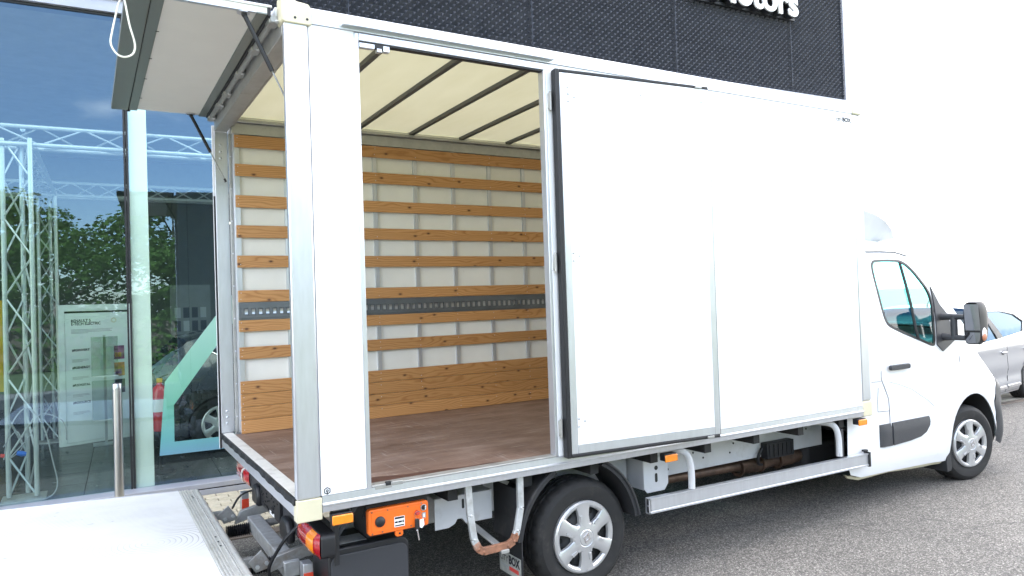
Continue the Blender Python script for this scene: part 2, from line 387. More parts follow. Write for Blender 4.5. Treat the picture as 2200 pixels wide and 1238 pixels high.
# ------------------------------------------------------------------ mesh helpers
class MB:
    def __init__(self):
        self.v = []; self.f = []
    def add(self, vs, fs):
        o = len(self.v); self.v += [tuple(x) for x in vs]; self.f += [tuple(i + o for i in f) for f in fs]; return self
    def box(self, x0, x1, y0, y1, z0, z1):
        return self.add([(x0, y0, z0), (x1, y0, z0), (x1, y1, z0), (x0, y1, z0), (x0, y0, z1), (x1, y0, z1), (x1, y1, z1), (x0, y1, z1)],
                        [(0, 3, 2, 1), (4, 5, 6, 7), (0, 1, 5, 4), (1, 2, 6, 5), (2, 3, 7, 6), (3, 0, 4, 7)])
    def hexa(self, p):
        return self.add(p, [(0, 3, 2, 1), (4, 5, 6, 7), (0, 1, 5, 4), (1, 2, 6, 5), (2, 3, 7, 6), (3, 0, 4, 7)])
    def beam(self, p0, p1, w, h, up=(0, 0, 1)):
        p0, p1 = Vector(p0), Vector(p1); d = (p1 - p0).normalized()
        s = d.cross(Vector(up)); s = s.normalized() * w / 2; t = s.cross(d).normalized() * h / 2
        q = []
        for c in (p0, p1): q.append([c - s - t, c + s - t, c + s + t, c - s + t])
        a, b = q
        return self.add(a + b, [(0, 1, 2, 3)[::-1], (4, 5, 6, 7), (0, 1, 5, 4), (1, 2, 6, 5), (2, 3, 7, 6), (3, 0, 4, 7)])
    def tube(self, path, r, n=10, caps=True, closed=False):
        P = [Vector(p) for p in path]; m = len(P)
        rr = r if isinstance(r, (list, tuple)) else [r] * m
        up = Vector((0, 0, 1)); prev = None; vs = []
        for i, p in enumerate(P):
            a = P[(i - 1) % m] if (closed or i > 0) else p
            b = P[(i + 1) % m] if (closed or i < m - 1) else p
            d = (b - a).normalized()
            if prev is None:
                x = d.cross(up)
                if x.length < 1e-3: x = d.cross(Vector((0, 1, 0)))
            else:
                x = prev - d * prev.dot(d)
            x.normalize(); prev = x; y = d.cross(x)
            for k in range(n):
                t = 2 * math.pi * k / n
                vs.append(p + (x * math.cos(t) + y * math.sin(t)) * rr[i])
        fs = []
        for i in range(m if closed else m - 1):
            j = (i + 1) % m
            for k in range(n):
                l = (k + 1) % n
                fs.append((i * n + k, i * n + l, j * n + l, j * n + k))
        if caps and not closed:
            fs.append(tuple(range(n))[::-1]); fs.append(tuple(range((m - 1) * n, m * n)))
        return self.add(vs, fs)
    def prism(self, poly, axis, a, b):
        def P(q, t):
            return {'x': (t, q[0], q[1]), 'y': (q[0], t, q[1]), 'z': (q[0], q[1], t)}[axis]
        n = len(poly)
        vs = [P(q, a) for q in poly] + [P(q, b) for q in poly]
        fs = [tuple(range(n))[::-1], tuple(range(n, 2 * n))] + [(i, (i + 1) % n, n + (i + 1) % n, n + i) for i in range(n)]
        return self.add(vs, fs)
    def lathe(self, prof, c, axis='y', n=32, sgn=1):
        """prof: (radius, height along axis)"""
        c = Vector(c); vs = []; m = len(prof)
        for r, h in prof:
            for k in range(n):
                t = 2 * math.pi * k / n; a, b = r * math.cos(t), r * math.sin(t)
                vs.append(c + {'x': Vector((h, a, b)), 'y': Vector((a, h, b)), 'z': Vector((a, b, h))}[axis])
        fs = []
        for i in range(m - 1):
            for k in range(n):
                l = (k + 1) % n; fs.append((i * n + k, i * n + l, (i + 1) * n + l, (i + 1) * n + k))
        return self.add(vs, fs)
    def ball(self, c, r, sx=1, sy=1, sz=1, nu=12, nv=8):
        vs = []; c = Vector(c)
        for j in range(nv + 1):
            ph = math.pi * j / nv
            for i in range(nu):
                t = 2 * math.pi * i / nu
                vs.append(c + Vector((r * sx * math.sin(ph) * math.cos(t), r * sy * math.sin(ph) * math.sin(t), r * sz * math.cos(ph))))
        fs = []
        for j in range(nv):
            for i in range(nu):
                k = (i + 1) % nu; fs.append((j * nu + i, (j + 1) * nu + i, (j + 1) * nu + k, j * nu + k))
        return self.add(vs, fs)
    def xf(self, M, start=0):
        for i in range(start, len(self.v)): self.v[i] = tuple(M @ Vector(self.v[i]))
        return self
    def mesh(self, name, mat, smooth=35):
        me = bpy.data.meshes.new(name); me.from_pydata(self.v, [], self.f); me.validate(); me.update()
        bm = bmesh.new(); bm.from_mesh(me); bmesh.ops.remove_doubles(bm, verts=bm.verts, dist=1e-5)
        bmesh.ops.recalc_face_normals(bm, faces=bm.faces); bm.to_mesh(me); bm.free()
        if mat: me.materials.append(mat)
        if smooth:
            for p in me.polygons: p.use_smooth = True
            me.set_sharp_from_angle(angle=R(smooth))
        return me
    def build(self, name, mat, parent=None, bevel=0.0, smooth=35, seg=2, **props):
        return link(name, self.mesh(name, mat, smooth), parent, bevel, seg, **props)

def world_loc(o):
    v = Vector((0, 0, 0))
    while o is not None:
        v = v + o.location
        o = o.parent
    return v
def link(name, me, parent=None, bevel=0.0, seg=2, loc=None, **props):
    o = bpy.data.objects.new(name, me); col.objects.link(o)
    if parent is not None:
        o.parent = parent
        root = parent
        while root.parent: root = root.parent
        if not root.get('local'):
            o.location = -world_loc(parent)
    if loc is not None: o.location = o.location + Vector(loc)
    if bevel:
        b = o.modifiers.new('edge', 'BEVEL'); b.width = bevel; b.segments = seg; b.limit_method = 'ANGLE'; b.angle_limit = R(40)
    for k, v in props.items(): o[k] = v
    return o
def thing(name, label, cat, loc=(0, 0, 0), group=None, rz=0.0, local=False):
    e = bpy.data.objects.new(name, None); col.objects.link(e); e.location = loc; e.rotation_euler = (0, 0, rz)
    e.empty_display_size = .2
    e['label'] = label; e['category'] = cat
    if group: e['group'] = group
    if local: e['local'] = 1
    return e
def box(name, mat, parent, x0, x1, y0, y1, z0, z1, bevel=0.003, **kw):
    return MB().box(x0, x1, y0, y1, z0, z1).build(name, mat, parent, bevel=bevel, smooth=35, **kw)
def rrect(x0, x1, z0, z1, r, n=5):
    """rounded rectangle outline"""
    p = []
    for cx, cz, a in ((x1 - r, z1 - r, 0), (x0 + r, z1 - r, 90), (x0 + r, z0 + r, 180), (x1 - r, z0 + r, 270)):
        for k in range(n + 1):
            t = R(a + 90 * k / n); p.append((cx + r * math.cos(t), cz + r * math.sin(t)))
    return p
_font_cache = {}
def text_mesh(s, size, extrude=0.0, bold=0.0):
    c = bpy.data.curves.new('lettering', 'FONT'); c.body = s; c.size = size; c.extrude = extrude; c.offset = bold
    c.resolution_u = 4
    o = bpy.data.objects.new('lettering', c); col.objects.link(o)
    dg = bpy.context.evaluated_depsgraph_get(); dg.update()
    me = bpy.data.meshes.new_from_object(o.evaluated_get(dg))
    bpy.data.objects.remove(o); bpy.data.curves.remove(c)
    return me
def text_on(name, s, size, mat, parent, origin, xdir, zdir, extrude=.001, bold=0.0, width=None):
    me = text_mesh(s, size, extrude, bold)
    xs = [v.co.x for v in me.vertices]
    sx = 1.0 if not width else width / (max(xs) - min(xs))
    X, Zd = Vector(xdir).normalized(), Vector(zdir).normalized(); N = X.cross(Zd)
    O = Vector(origin)
    for v in me.vertices:
        v.co = O + X * (v.co.x * sx) + Zd * v.co.y + N * v.co.z
    me.materials.clear(); me.materials.append(mat)
    return link(name, me, parent)
def inside(poly, x, y):
    c = False; n = len(poly); j = n - 1
    for i in range(n):
        xi, yi = poly[i]; xj, yj = poly[j]
        if (yi > y) != (yj > y) and x < (xj - xi) * (y - yi) / (yj - yi) + xi: c = not c
        j = i
    return c
def densify(loop, step):
    o = []
    for i in range(len(loop)):
        a, b = Vector(loop[i]), Vector(loop[(i + 1) % len(loop)])
        n = max(1, int((b - a).length / step + .5))
        for k in range(n): o.append(tuple(a.lerp(b, k / n)))
    return o
def openline(pts, step):
    out_ = []
    for i in range(len(pts) - 1):
        a, b = Vector(pts[i]), Vector(pts[i + 1]); n = max(1, int((b - a).length / step + .5))
        out_ += [tuple(a.lerp(b, j / n)) for j in range(n)]
    return out_ + [tuple(pts[-1])]
def smooth_loop(pts, n=4):
    """Catmull-Rom through a closed outline"""
    o = []; m = len(pts)
    for i in range(m):
        p0, p1, p2, p3 = (Vector(pts[(i + k) % m]) for k in (-1, 0, 1, 2))
        for k in range(n):
            t = k / n
            o.append(tuple(.5 * ((2 * p1) + (p2 - p0) * t + (2 * p0 - 5 * p1 + 4 * p2 - p3) * t * t + (3 * p1 - p0 - 3 * p2 + p3) * t ** 3)))
    return o
def sheet(outer, holes, yf, step=.05, thick=.0):
    """a curved panel: (x,z) outline with holes laid on the surface y = yf(x,z)"""
    loops = [densify(outer, step)] + [densify(h, step) for h in holes]
    pts = []; edges = []
    for l in loops:
        o = len(pts); pts += l; edges += [(o + i, o + (i + 1) % len(l)) for i in range(len(l))]
    xs = [p[0] for p in loops[0]]; zs = [p[1] for p in loops[0]]
    nb = len(pts); bpts = list(pts)
    x = min(xs) + step * .5; row = 0
    while x < max(xs):
        z = min(zs) + step * (.5 if row % 2 else .25)
        while z < max(zs):
            if inside(loops[0], x, z) and not any(inside(h, x, z) for h in loops[1:]):
                if all((x - p[0]) ** 2 + (z - p[1]) ** 2 > (.55 * step) ** 2 for p in bpts): pts.append((x, z))
            z += step
        x += step; row += 1
    r = delaunay_2d_cdt([Vector(p) for p in pts], edges, [], 0, 1e-6)
    V, F = r[0], r[2]
    fs = []
    for f in F:
        cx = sum(V[i].x for i in f) / len(f); cz = sum(V[i].y for i in f) / len(f)
        if inside(loops[0], cx, cz) and not any(inside(h, cx, cz) for h in loops[1:]): fs.append(tuple(f))
    vs = [(p.x, yf(p.x, p.y), p.y) for p in V]
    m = MB()
    if thick:
        n = len(vs); vs2 = [(a, b + thick, c) for a, b, c in vs]
        cnt = {}
        for f in fs:
            for i in range(len(f)):
                e = (f[i], f[(i + 1) % len(f)]); cnt[tuple(sorted(e))] = cnt.get(tuple(sorted(e)), []) + [e]
        rim = [(e[0][1], e[0][0], e[0][0] + n, e[0][1] + n) for e in cnt.values() if len(e) == 1]
        m.add(vs + vs2, fs + [tuple(i + n for i in f)[::-1] for f in fs] + rim)
    else:
        m.add(vs, fs)
    return m
def mirror_y(m, c):
    n = MB(); n.v = [(x, 2 * c - y, z) for x, y, z in m.v]; n.f = [f[::-1] for f in m.f]; return n

# ================================================================== SETTING
g = MB().add([(-900, -900, 0), (900, -900, 0), (900, 900, 0), (-900, 900, 0)], [(0, 1, 2, 3)])
g.build('ground', ASPHALT, smooth=0, kind='structure')

GRASS = simple('mown_grass', (.045, .075, .018), .9, var=.35, scale=9, bump=.6, bscale=80)
MB().add([(-60, -60, .01), (60, -60, .01), (60, -8, .01), (-60, -8, .01)], [(0, 1, 2, 3)]).build('added_lawn', GRASS, smooth=0, kind='structure')  # added dark grass, cuts the bright reflection and bounce of sunlit ground

TH = R(-2.2)                                     # the facade stands 2.2 degrees off the truck
F0 = Vector((0, 4.2, 0)); FU = Vector((math.cos(TH), math.sin(TH), 0)); FN = Vector((-math.sin(TH), math.cos(TH), 0))
def fw(u, n, z): return F0 + FU * u + FN * n + Vector((0, 0, z))

# pavement strip in front of the sill, its pavers one by one where the photograph shows them
def brick_sheet_mat():
    m, nt, b = new_mat('paver_strip_far')
    v = coords(nt)
    br = nt.nodes.new('ShaderNodeTexBrick')
    for k, q in (('Color1', (.46, .43, .36, 1)), ('Color2', (.50, .47, .40, 1)), ('Mortar', (.16, .14, .11, 1))): br.inputs[k].default_value = q
    br.inputs['Scale'].default_value = 1.0; br.inputs['Brick Width'].default_value = .2; br.inputs['Row Height'].default_value = .1
    br.inputs['Mortar Size'].default_value = .004
    nt.links.new(v, br.inputs['Vector']); nt.links.new(br.outputs['Color'], b.inputs['Base Color']); b.inputs['Roughness'].default_value = .85
    return m
PSTRIP = brick_sheet_mat()
pv = bpy.data.objects.new('pavement', None); col.objects.link(pv); pv.location = F0; pv.rotation_euler = (0, 0, TH)
pv['kind'] = 'structure'; pv['local'] = 1
MB().box(-1.6, 2.4, -1.612, -.19, -.02, .004).build('joint_bed', JOINT, pv, smooth=0)
MB().box(-14, -1.602, -1.612, -.19, -.02, .012).build('paving_strip', PSTRIP, pv, smooth=0, kind='stuff')
MB().box(2.402, 12, -1.612, -.19, -.02, .012).build('paving_strip', PSTRIP, pv, smooth=0, kind='stuff')
MB().box(-14, 12, -1.74, -1.616, -.05, .010).build('edging_strip', simple('brown_edging_stone', (.13, .105, .085), .9, var=.25, scale=14), pv, bevel=.004)
pm = MB().box(-.096, .096, -.046, .046, -.012, .0).mesh('paver', PAVER, 0)
def bevel_mesh(me, w):
    bm = bmesh.new(); bm.from_mesh(me)
    bmesh.ops.bevel(bm, geom=[e for e in bm.edges if all(v.co.z > -.001 for v in e.verts)], offset=w, segments=1, affect='EDGES')
    bm.to_mesh(me); bm.free()
bevel_mesh(pm, .004)
for j in range(14):
    for i in range(20):
        o = bpy.data.objects.new('paver', pm); col.objects.link(o); o.parent = pv
        o.location = (-1.5 + .2 * i + (.1 if j % 2 else 0) - (0.02 if i == 19 and j % 2 else 0), -.245 - .1 * j, .0145 + rnd.uniform(-.0012, .0012))
        o.rotation_euler = (rnd.uniform(-.006, .006), rnd.uniform(-.006, .006), rnd.uniform(-.008, .008))

# ------------------------------------------------------------------ showroom building
bd = thing('showroom_building', 'car showroom with tall glass front under dark woven metal cladding', 'building', F0, rz=TH, local=True)
H = 13.5  # extra unseen height, so the building's shadow covers truck and foreground
box('wall', ROOMW, bd, -16, -11.25, .0, .3, .0, H, 0)
box('wall', ROOMW, bd, -11.25, 9.83, .0, .25, 4.84, H, 0)
box('wall', ROOMW, bd, -16, 9.83, 8.2, 8.5, .0, H, 0)
box('wall', ROOMW, bd, -16, -15.7, .3, 8.2, 0, H, 0)
box('wall', FRAMEW, bd, 9.60, 9.83, .26, 8.2, 0, H, 0)
box('roof', ROOMC, bd, -15.7, 9.6, .25, 8.2, H - .4, H - .1, 0)
box('ceiling', ROOMC, bd, -15.7, 9.6, .25, 8.2, 4.75, 4.84, 0)
sl_ = box('sill', FRAMEW, bd, -11.2, 9.83, -.19, .03, .074, .122, .004)
box('sill_step', FRAMEW, sl_, -11.2, 9.83, -.188, .0, .0, .062, .004)
box('sill_groove', RUBBER, sl_, -11.2, 9.83, -.180, .0, .0621, .0739, 0)
fa = box('fascia', FRAMEW, bd, -11.2, 9.83, -.05, .2, 4.60, 4.835, .004)
box('fascia_lip', FRAMEW, fa, -11.2, 9.83, -.085, -.051, 4.72, 4.835, .004)
box('fascia_gasket', RUBBER, fa, -11.2, 9.6, -.012, .02, 4.575, 4.599, 0)
edges = [(-11.2, -7.54), (-7.507, -4.02), (-3.987, -.507), (-.474, 3.0), (3.033, 6.5), (6.533, 9.8)]  # the two leftmost panes are out of view, added to let more daylight in
for a, b in edges:
    MB().add([(a, 0, .122), (b, 0, .122), (b, 0, 4.58), (a, 0, 4.58)], [(0, 1, 2, 3)]).build('glass_pane', GLASS, bd, smooth=0)
for a in (-7.54, -4.02, -.507, 3.0, 6.5):
    gk = box('gasket', RUBBER, bd, a - .004, a + .012, -.006, .03, .122, 4.58, 0)
    box('gasket_lip', RUBBER, gk, a + .019, a + .037, -.004, .03, .122, 4.58, 0)
    box('column', COLUMN, bd, a + .040, a + .196, .035, .20, .10, 4.70, .004)
# cladding: staggered pressed cells, a real relief on each panel
def weave(w, h, cw=.1, ch=.042):
    m = MB(); r = int(h / ch)
    for j in range(r):
        off = (cw / 2 if j % 2 else 0); z0 = j * ch; n = int(w / cw) + 1
        for i in range(-1, n + 1):
            x0 = i * cw + off; x1 = x0 + cw * .98
            a, b = max(0, x0), min(w, x1)
            if b - a < .012: continue
            d = .024 + rnd.uniform(-.003, .003)
            zb, zt = z0 + .001, z0 + ch * .97; zr = z0 + ch * .74
            i0 = a + (b - a) * .22; i1 = b - (b - a) * .22
            m.add([(a, 0, zb), (b, 0, zb), (b, 0, zt), (a, 0, zt), (i0, -d, zr), (i1, -d, zr)],
                  [(0, 1, 5, 4), (4, 5, 2, 3), (0, 4, 3), (1, 2, 5)])
    return m
wm = weave(2.305, 8.05 - 4.85).mesh('cladding_weave', CLAD, 0)
we = weave(1.185, 8.05 - 4.85).mesh('cladding_weave', CLAD, 0)
js = [-2.95, -.63, 1.69, 4.01, 6.33]
for u in js + [8.65]:
    w = 2.305 if u < 8 else 1.185
    p = box('cladding_panel', CLAD, bd, u, u + w, -.030, -.002, 4.836, H, 0)
    o = link('cladding_weave', wm if u < 8 else we, p, loc=(u, -.0305, 4.85)); o['kind'] = 'stuff'
    box('panel_seam', CLAD, p, u - .010, u - .001, -.036, -.03, 4.85, H, 0)
box('cladding_panel', CLAD, bd, -11.25, -2.965, -.030, -.002, 4.836, H, 0)
box('edge_trim', FRAMEW, bd, 9.836, 9.875, -.075, .10, 4.836, H, .002)
# raised sign letters
xs_ = text_mesh('x', 1.0); xh = max(v.co.y for v in xs_.vertices)
size = .250 / xh
def wid(s):
    me = text_mesh(s, size); return max(v.co.x for v in me.vertices) if me.vertices else 0
full = 'n Motors'; tot = wid(full); kx = 1.04
for i, ch in enumerate(full):
    if ch == ' ': continue
    right = wid(full[:i + 1]); me = text_mesh(ch, size, .012, .014)
    mr = max(v.co.x for v in me.vertices)
    for v in me.vertices:
        v.co = Vector((8.61 + (v.co.x - mr + right - tot) * kx, -.215 - v.co.z, 5.955 + v.co.y))
    me.materials.clear(); me.materials.append(WHITEP)
    lo = link('letter', me, bd)
    me2 = text_mesh(ch, size, .045, .018)
    mr = max(v.co.x for v in me2.vertices)
    for v in me2.vertices:
        v.co = Vector((8.613 + (v.co.x - mr + right - tot) * kx, -.155 - v.co.z, 5.953 + v.co.y))
    me2.materials.clear(); me2.materials.append(BLACKP)
    link('letter_return', me2, lo)
box('sign_rail', BLACKP, bd, 6.6, 8.66, -.110, -.076, 5.93, 5.97, .002)
box('sign_rail', BLACKP, bd, 6.6, 8.66, -.110, -.076, 6.16, 6.20, .002)

# showroom floor, tile by tile near the glass
sf = bpy.data.objects.new('floor', None); col.objects.link(sf); sf.location = F0; sf.rotation_euler = (0, 0, TH)
sf['kind'] = 'structure'; sf['local'] = 1
MB().box(-15.7, 9.6, .035, 8.2, .0, .088).build('floor_screed', simple('dark_grout', (.03, .03, .03), .8), sf, smooth=0)
tm = MB().box(-.2975, .2975, -.2975, .2975, -.012, 0).mesh('floor_tile', TILE, 0); bevel_mesh(tm, .002)
for i in range(14):
    for j in range(13):
        o = bpy.data.objects.new('floor_tile', tm); col.objects.link(o); o.parent = sf
        o.location = (-3.6 + .6 * i, .36 + .6 * j, .1)

# ================================================================== SHOWROOM CONTENTS
# triangular lighting truss: two towers and a cross beam, bolted to one frame
tr = thing('lighting_truss', 'silver triangular lighting truss frame with two towers standing behind the glass', 'truss', (-1.37, 4.55, .1))
TRUSS = simple('bright_truss_aluminium', (.50, .52, .54), .35, metal=.5, var=.06, scale=20)
def truss(parent, A, B, offs, r=.022, pitch=.34):
    A, B = Vector(A), Vector(B); d = (B - A); Ln = d.length; d.normalize()
    for o in offs: MB().tube([A + Vector(o), B + Vector(o)], r, 10).build('chord', TRUSS, parent)
    n = max(2, int(Ln / pitch))
    for k in range(len(offs)):
        o1, o2 = Vector(offs[k]), Vector(offs[(k + 1) % len(offs)])
        for i in range(n):
            p = A + d * (Ln * i / n) + (o1 if i % 2 else o2); q = A + d * (Ln * (i + 1) / n) + (o2 if i % 2 else o1)
            MB().tube([p, q], .0095, 6).build('brace', TRUSS, parent)
truss(tr, (-1.37, 4.55, .13), (-1.37, 4.55, 3.42), [(-.11, .02, 0), (.11, -.07, 0), (.03, .13, 0)])
box('base_plate', GALV, tr, -1.54, -1.19, 4.40, 4.74, .1005, .112, .002)
truss(tr, (-1.9, 4.62, 3.44), (4.2, 4.44, 3.44), [(0, 0, .11), (0, -.07, -.07), (0, .13, -.07)])
truss(tr, (-1.27, 7.9, .13), (-1.27, 7.9, 3.42), [(-.10, .02, 0), (.10, -.07, 0), (.03, .12, 0)], pitch=.28)
box('base_plate', GALV, tr, -1.45, -1.10, 7.76, 8.08, .1005, .112, .002)
truss(tr, (-1.33, 4.78, 3.45), (-1.27, 7.78, 3.45), [(0, 0, .11), (-.1, 0, -.07), (.1, 0, -.07)], pitch=.3)

truss(tr, (-1.9, 7.9, 3.44), (4.2, 7.9, 3.44), [(0, 0, .11), (0, -.07, -.07), (0, .13, -.07)], pitch=.3)
sp_ = thing('spotlight', 'small lit spotlight hanging from the far truss beam', 'spotlight', (.98, 7.75, 3.2))
MB().lathe([(0, -.14), (.045, -.14), (.06, -.10), (.062, .0), (.055, .0), (.05, -.02)], (.98, 7.72, 3.19), 'z', 20).build('housing', BLACKP, sp_)
MB().tube([(.98, 7.72, 3.19), (.98, 7.78, 3.30), (.98, 7.83, 3.37)], .012, 8).build('clamp', BLACKP, sp_)
LITM, _nt2, _b2 = new_mat('lit_lamp'); _b2.inputs['Emission Color'].default_value = (1, .93, .8, 1); _b2.inputs['Emission Strength'].default_value = 2.5
MB().ball((.98, 7.70, 3.06), .045, 1, .6, .7, 12, 8).build('lamp', LITM, sp_)
# cable looped at the tower foot
def arc(pts, n=8):
    P = [Vector(p) for p in pts]; o = []
    for i in range(len(P) - 1):
        p0, p1, p2, p3 = P[max(0, i - 1)], P[i], P[i + 1], P[min(len(P) - 1, i + 2)]
        for k in range(n):
            t = k / n
            o.append(.5 * ((2 * p1) + (p2 - p0) * t + (2 * p0 - 5 * p1 + 4 * p2 - p3) * t * t + (3 * p1 - p0 - 3 * p2 + p3) * t ** 3))
    return o + [P[-1]]
cb = thing('cable', 'loose grey cable with a blue plug looped around the truss foot', 'cable', (-1.3, 4.4, .1))
GC = simple('grey_cable_sheath', (.32, .33, .35), .6)
MB().tube(arc([(-1.50, 4.42, .50), (-1.44, 4.37, .80), (-1.32, 4.36, .95), (-1.20, 4.36, .78), (-1.13, 4.37, .45), (-1.10, 4.37, .22), (-1.18, 4.36, .12), (-1.40, 4.34, .108), (-1.55, 4.36, .12)]), .006, 6).build('cord', GC, cb)
MB().tube(arc([(-1.50, 4.38, .62), (-1.40, 4.37, .75), (-1.36, 4.38, .60), (-1.45, 4.38, .52), (-1.30, 4.37, .70), (-1.22, 4.38, .88), (-1.05, 4.40, .80), (-1.02, 4.40, .62)]), .005, 6).build('cord', GC, cb)
MB().tube([(-1.40, 4.36, .56), (-1.36, 4.36, .545), (-1.33, 4.36, .54)], [.02, .026, .018], 10).build('plug', BLUEP, cb)
MB().tube([(-1.52, 4.36, .55), (-1.49, 4.36, .545)], .016, 8).build('plug', REDP, cb)

# framed information board
def plane_frame(p, q):
    p, q = Vector(p), Vector(q); X = (q - p).normalized(); return p, X, Vector((0, 0, 1)), (q - p).length
bo = thing('information_board', 'pale framed board with dark headings about an electric car', 'board', (-.74, 7.55, .1))
P0, BX, BZ, BW = plane_frame((-1.16, 7.36, .1), (-.30, 7.66, .1)); BN = BX.cross(BZ)
def bq(m, a, b, c, d, t0, t1):
    m.hexa([P0 + BX * x + BZ * z + BN * t for (x, z, t) in ((a, c, t0), (b, c, t0), (b, c, t1), (a, c, t1), (a, d, t0), (b, d, t0), (b, d, t1), (a, d, t1))]); return m
BH = 1.80
bq(MB(), 0, BW, 0, BH, -.04, .0).build('backing_panel', simple('board_carcass', (.72, .75, .74), .5), bo)
for a, b, c, d in ((0, .07, 0, BH), (BW - .05, BW, 0, BH), (.07, BW - .05, BH - .08, BH), (.07, BW - .05, 0, .03)):
    bq(MB(), a, b, c, d, .001, .02).build('frame', simple('board_frame_paint', (.80, .84, .82), .45), bo)
bq(MB(), .078, BW - .058, .04, BH - .11, .001, .008).build('poster', BOARD, bo)
bq(MB(), .07, BW - .05, BH - .108, BH - .085, .001, .006).build('inner_dark_line', BLACKP, bo)  # black strip between poster and top frame
def btext(s, x, z, size, mat=BLACKT, w=None, bold=.0):
    text_on('heading', s, size, mat, bo, P0 + BX * x + BZ * z + BN * .010, BX, BZ, .0008, bold, w)
btext('RENAULT 5', .15, 1.575, .052, w=.23, bold=.001); btext('E-TECH ELECTRIC', .15, 1.535, .052, w=.35, bold=.001)
for k in range(4): bq(MB(), .15, .15 + (.50, .47, .49, .20)[k], 1.475 - .015 * k, 1.480 - .015 * k, .009, .0095).build('text_line', GREYPR, bo)
for k, (s, w) in enumerate((('#R5INVERT', .21), ('#R5ENERGY', .21), ('#R5DIGITAL', .21), ('#R5SOURCE', .21))):
    z = 1.20 - .225 * k
    btext(s, .155, z, .040, w=w, bold=.0012)
    for q in range(3): bq(MB(), .155, .155 + (.19, .2, .12)[q], z - .11 - .014 * q, z - .106 - .014 * q, .009, .0095).build('text_line', GREYPR, bo)
for k in range(3):
    z = 1.06 - .225 * k
    bq(MB(), .66, .79, z, z + .18, .009, .0100).build('picture', PICP if k == 0 else (PICO if k == 1 else BLACKT), bo)
    bq(MB(), .67, .75, z + .03, z + .09, .0102, .0108).build('picture', PICO if k == 0 else PICP, bo)
m = MB()
c0 = P0 + BX * .665 + BZ * 1.585 + BN * .010
m.lathe([(.034, 0), (.034, .002), (.022, .002), (.022, 0)], (0, 0, 0), 'y', 20)
M4 = Matrix(((BX.x, -BN.x, 0, c0.x), (BX.y, -BN.y, 0, c0.y), (0, 0, 1, c0.z), (0, 0, 0, 1))); m.xf(M4)
m.build('emblem', YELLOW, bo)

# clear brochure holder in front of the board
bh = thing('brochure_holder', 'clear acrylic brochure holder hanging before the information board', 'holder', (-.55, 7.2, .1))
for z in (.42, .98):
    box('pocket', ACRYL, bh, -.80, -.50, 7.16, 7.19, z, z + .5, .002)
    box('ledge', WHITEP, bh, -.80, -.50, 7.155, 7.165, z - .012, z + .0, 0)
box('stem', STEEL, bh, -.665, -.635, 7.20, 7.22, .112, 1.5, 0)
box('foot', STEEL, bh, -.80, -.50, 7.08, 7.32, .1005, .111, 0)

lb = thing('leaflet_wall', 'dim dark board with rows of small dark pictures beside the car', 'board', (.62, 9.5, .1))
box('panel', simple('dim_board_grey', (.16, .17, .17), .7), lb, .34, .95, 9.5, 9.53, .1, 2.2, 0)
for i in range(4):
    for j in range(4):
        box('leaflet', BLACKT if (i + j) % 3 else GREYPR, lb, .40 + .13 * i, .49 + .13 * i, 9.494, 9.4995, 1.0 + .22 * j, 1.17 + .22 * j, 0)
yb = thing('yellow_board', 'plain yellow upright board deep inside the showroom', 'board', (-2.1, 8.6, .1))
box('panel', YELLOW, yb, -2.45, -1.78, 8.6, 8.63, .75, 2.0, .003)
box('leg', BLACKP, yb, -2.3, -2.26, 8.58, 8.64, .1005, .75, 0); box('leg', BLACKP, yb, -1.97, -1.93, 8.58, 8.64, .1005, .75, 0)

# fire extinguisher just behind the glass
fx = thing('fire_extinguisher', 'red fire extinguisher with white label beside the pale column', 'extinguisher', (-.20, 4.9, .1))
ST = MB().tube([(-.20, 4.92, .1005), (-.20, 4.92, .115)], .14, 20).build('stand_base', BLACKP, fx)
MB().tube([(-.20, 4.99, .115), (-.20, 4.99, .95)], .012, 8).build('stand_post', BLACKP, fx)
MB().lathe([(0, 0), (.068, .0), (.074, .02), (.074, .40), (.06, .45), (.03, .475), (.024, .50), (0, .50)], (-.20, 4.90, .54), 'z', 24).build('cylinder', REDX, fx)
MB().lathe([(.0755, .20), (.0755, .33)], (-.20, 4.90, .54), 'z', 24).build('label', WHITEP, fx)
MB().box(-.225, -.17, 4.88, 4.92, 1.04, 1.085).build('valve', YELLOW, fx, bevel=.006)
MB().beam((-.20, 4.89, 1.09), (-.12, 4.86, 1.12), .02, .012).build('handle', BLACKP, fx)
MB().tube(arc([(-.17, 4.88, 1.06), (-.10, 4.86, 1.0), (-.095, 4.86, .8), (-.10, 4.87, .62)]), .011, 8).build('hose', BLACKP, fx)

# printed angular window band, stuck to the inside of the pane
bandp = [(-.205, 1.10), (.95, 2.62), (.95, 2.37), (-.13, .872), (-.133, .52), (1.6, .52), (1.6, .395), (-.265, .400)]
m = MB(); n_ = len(bandp)
m.prism(bandp, 'y', .004, .006)
m.build('window_band', DECAL, bd, smooth=0)

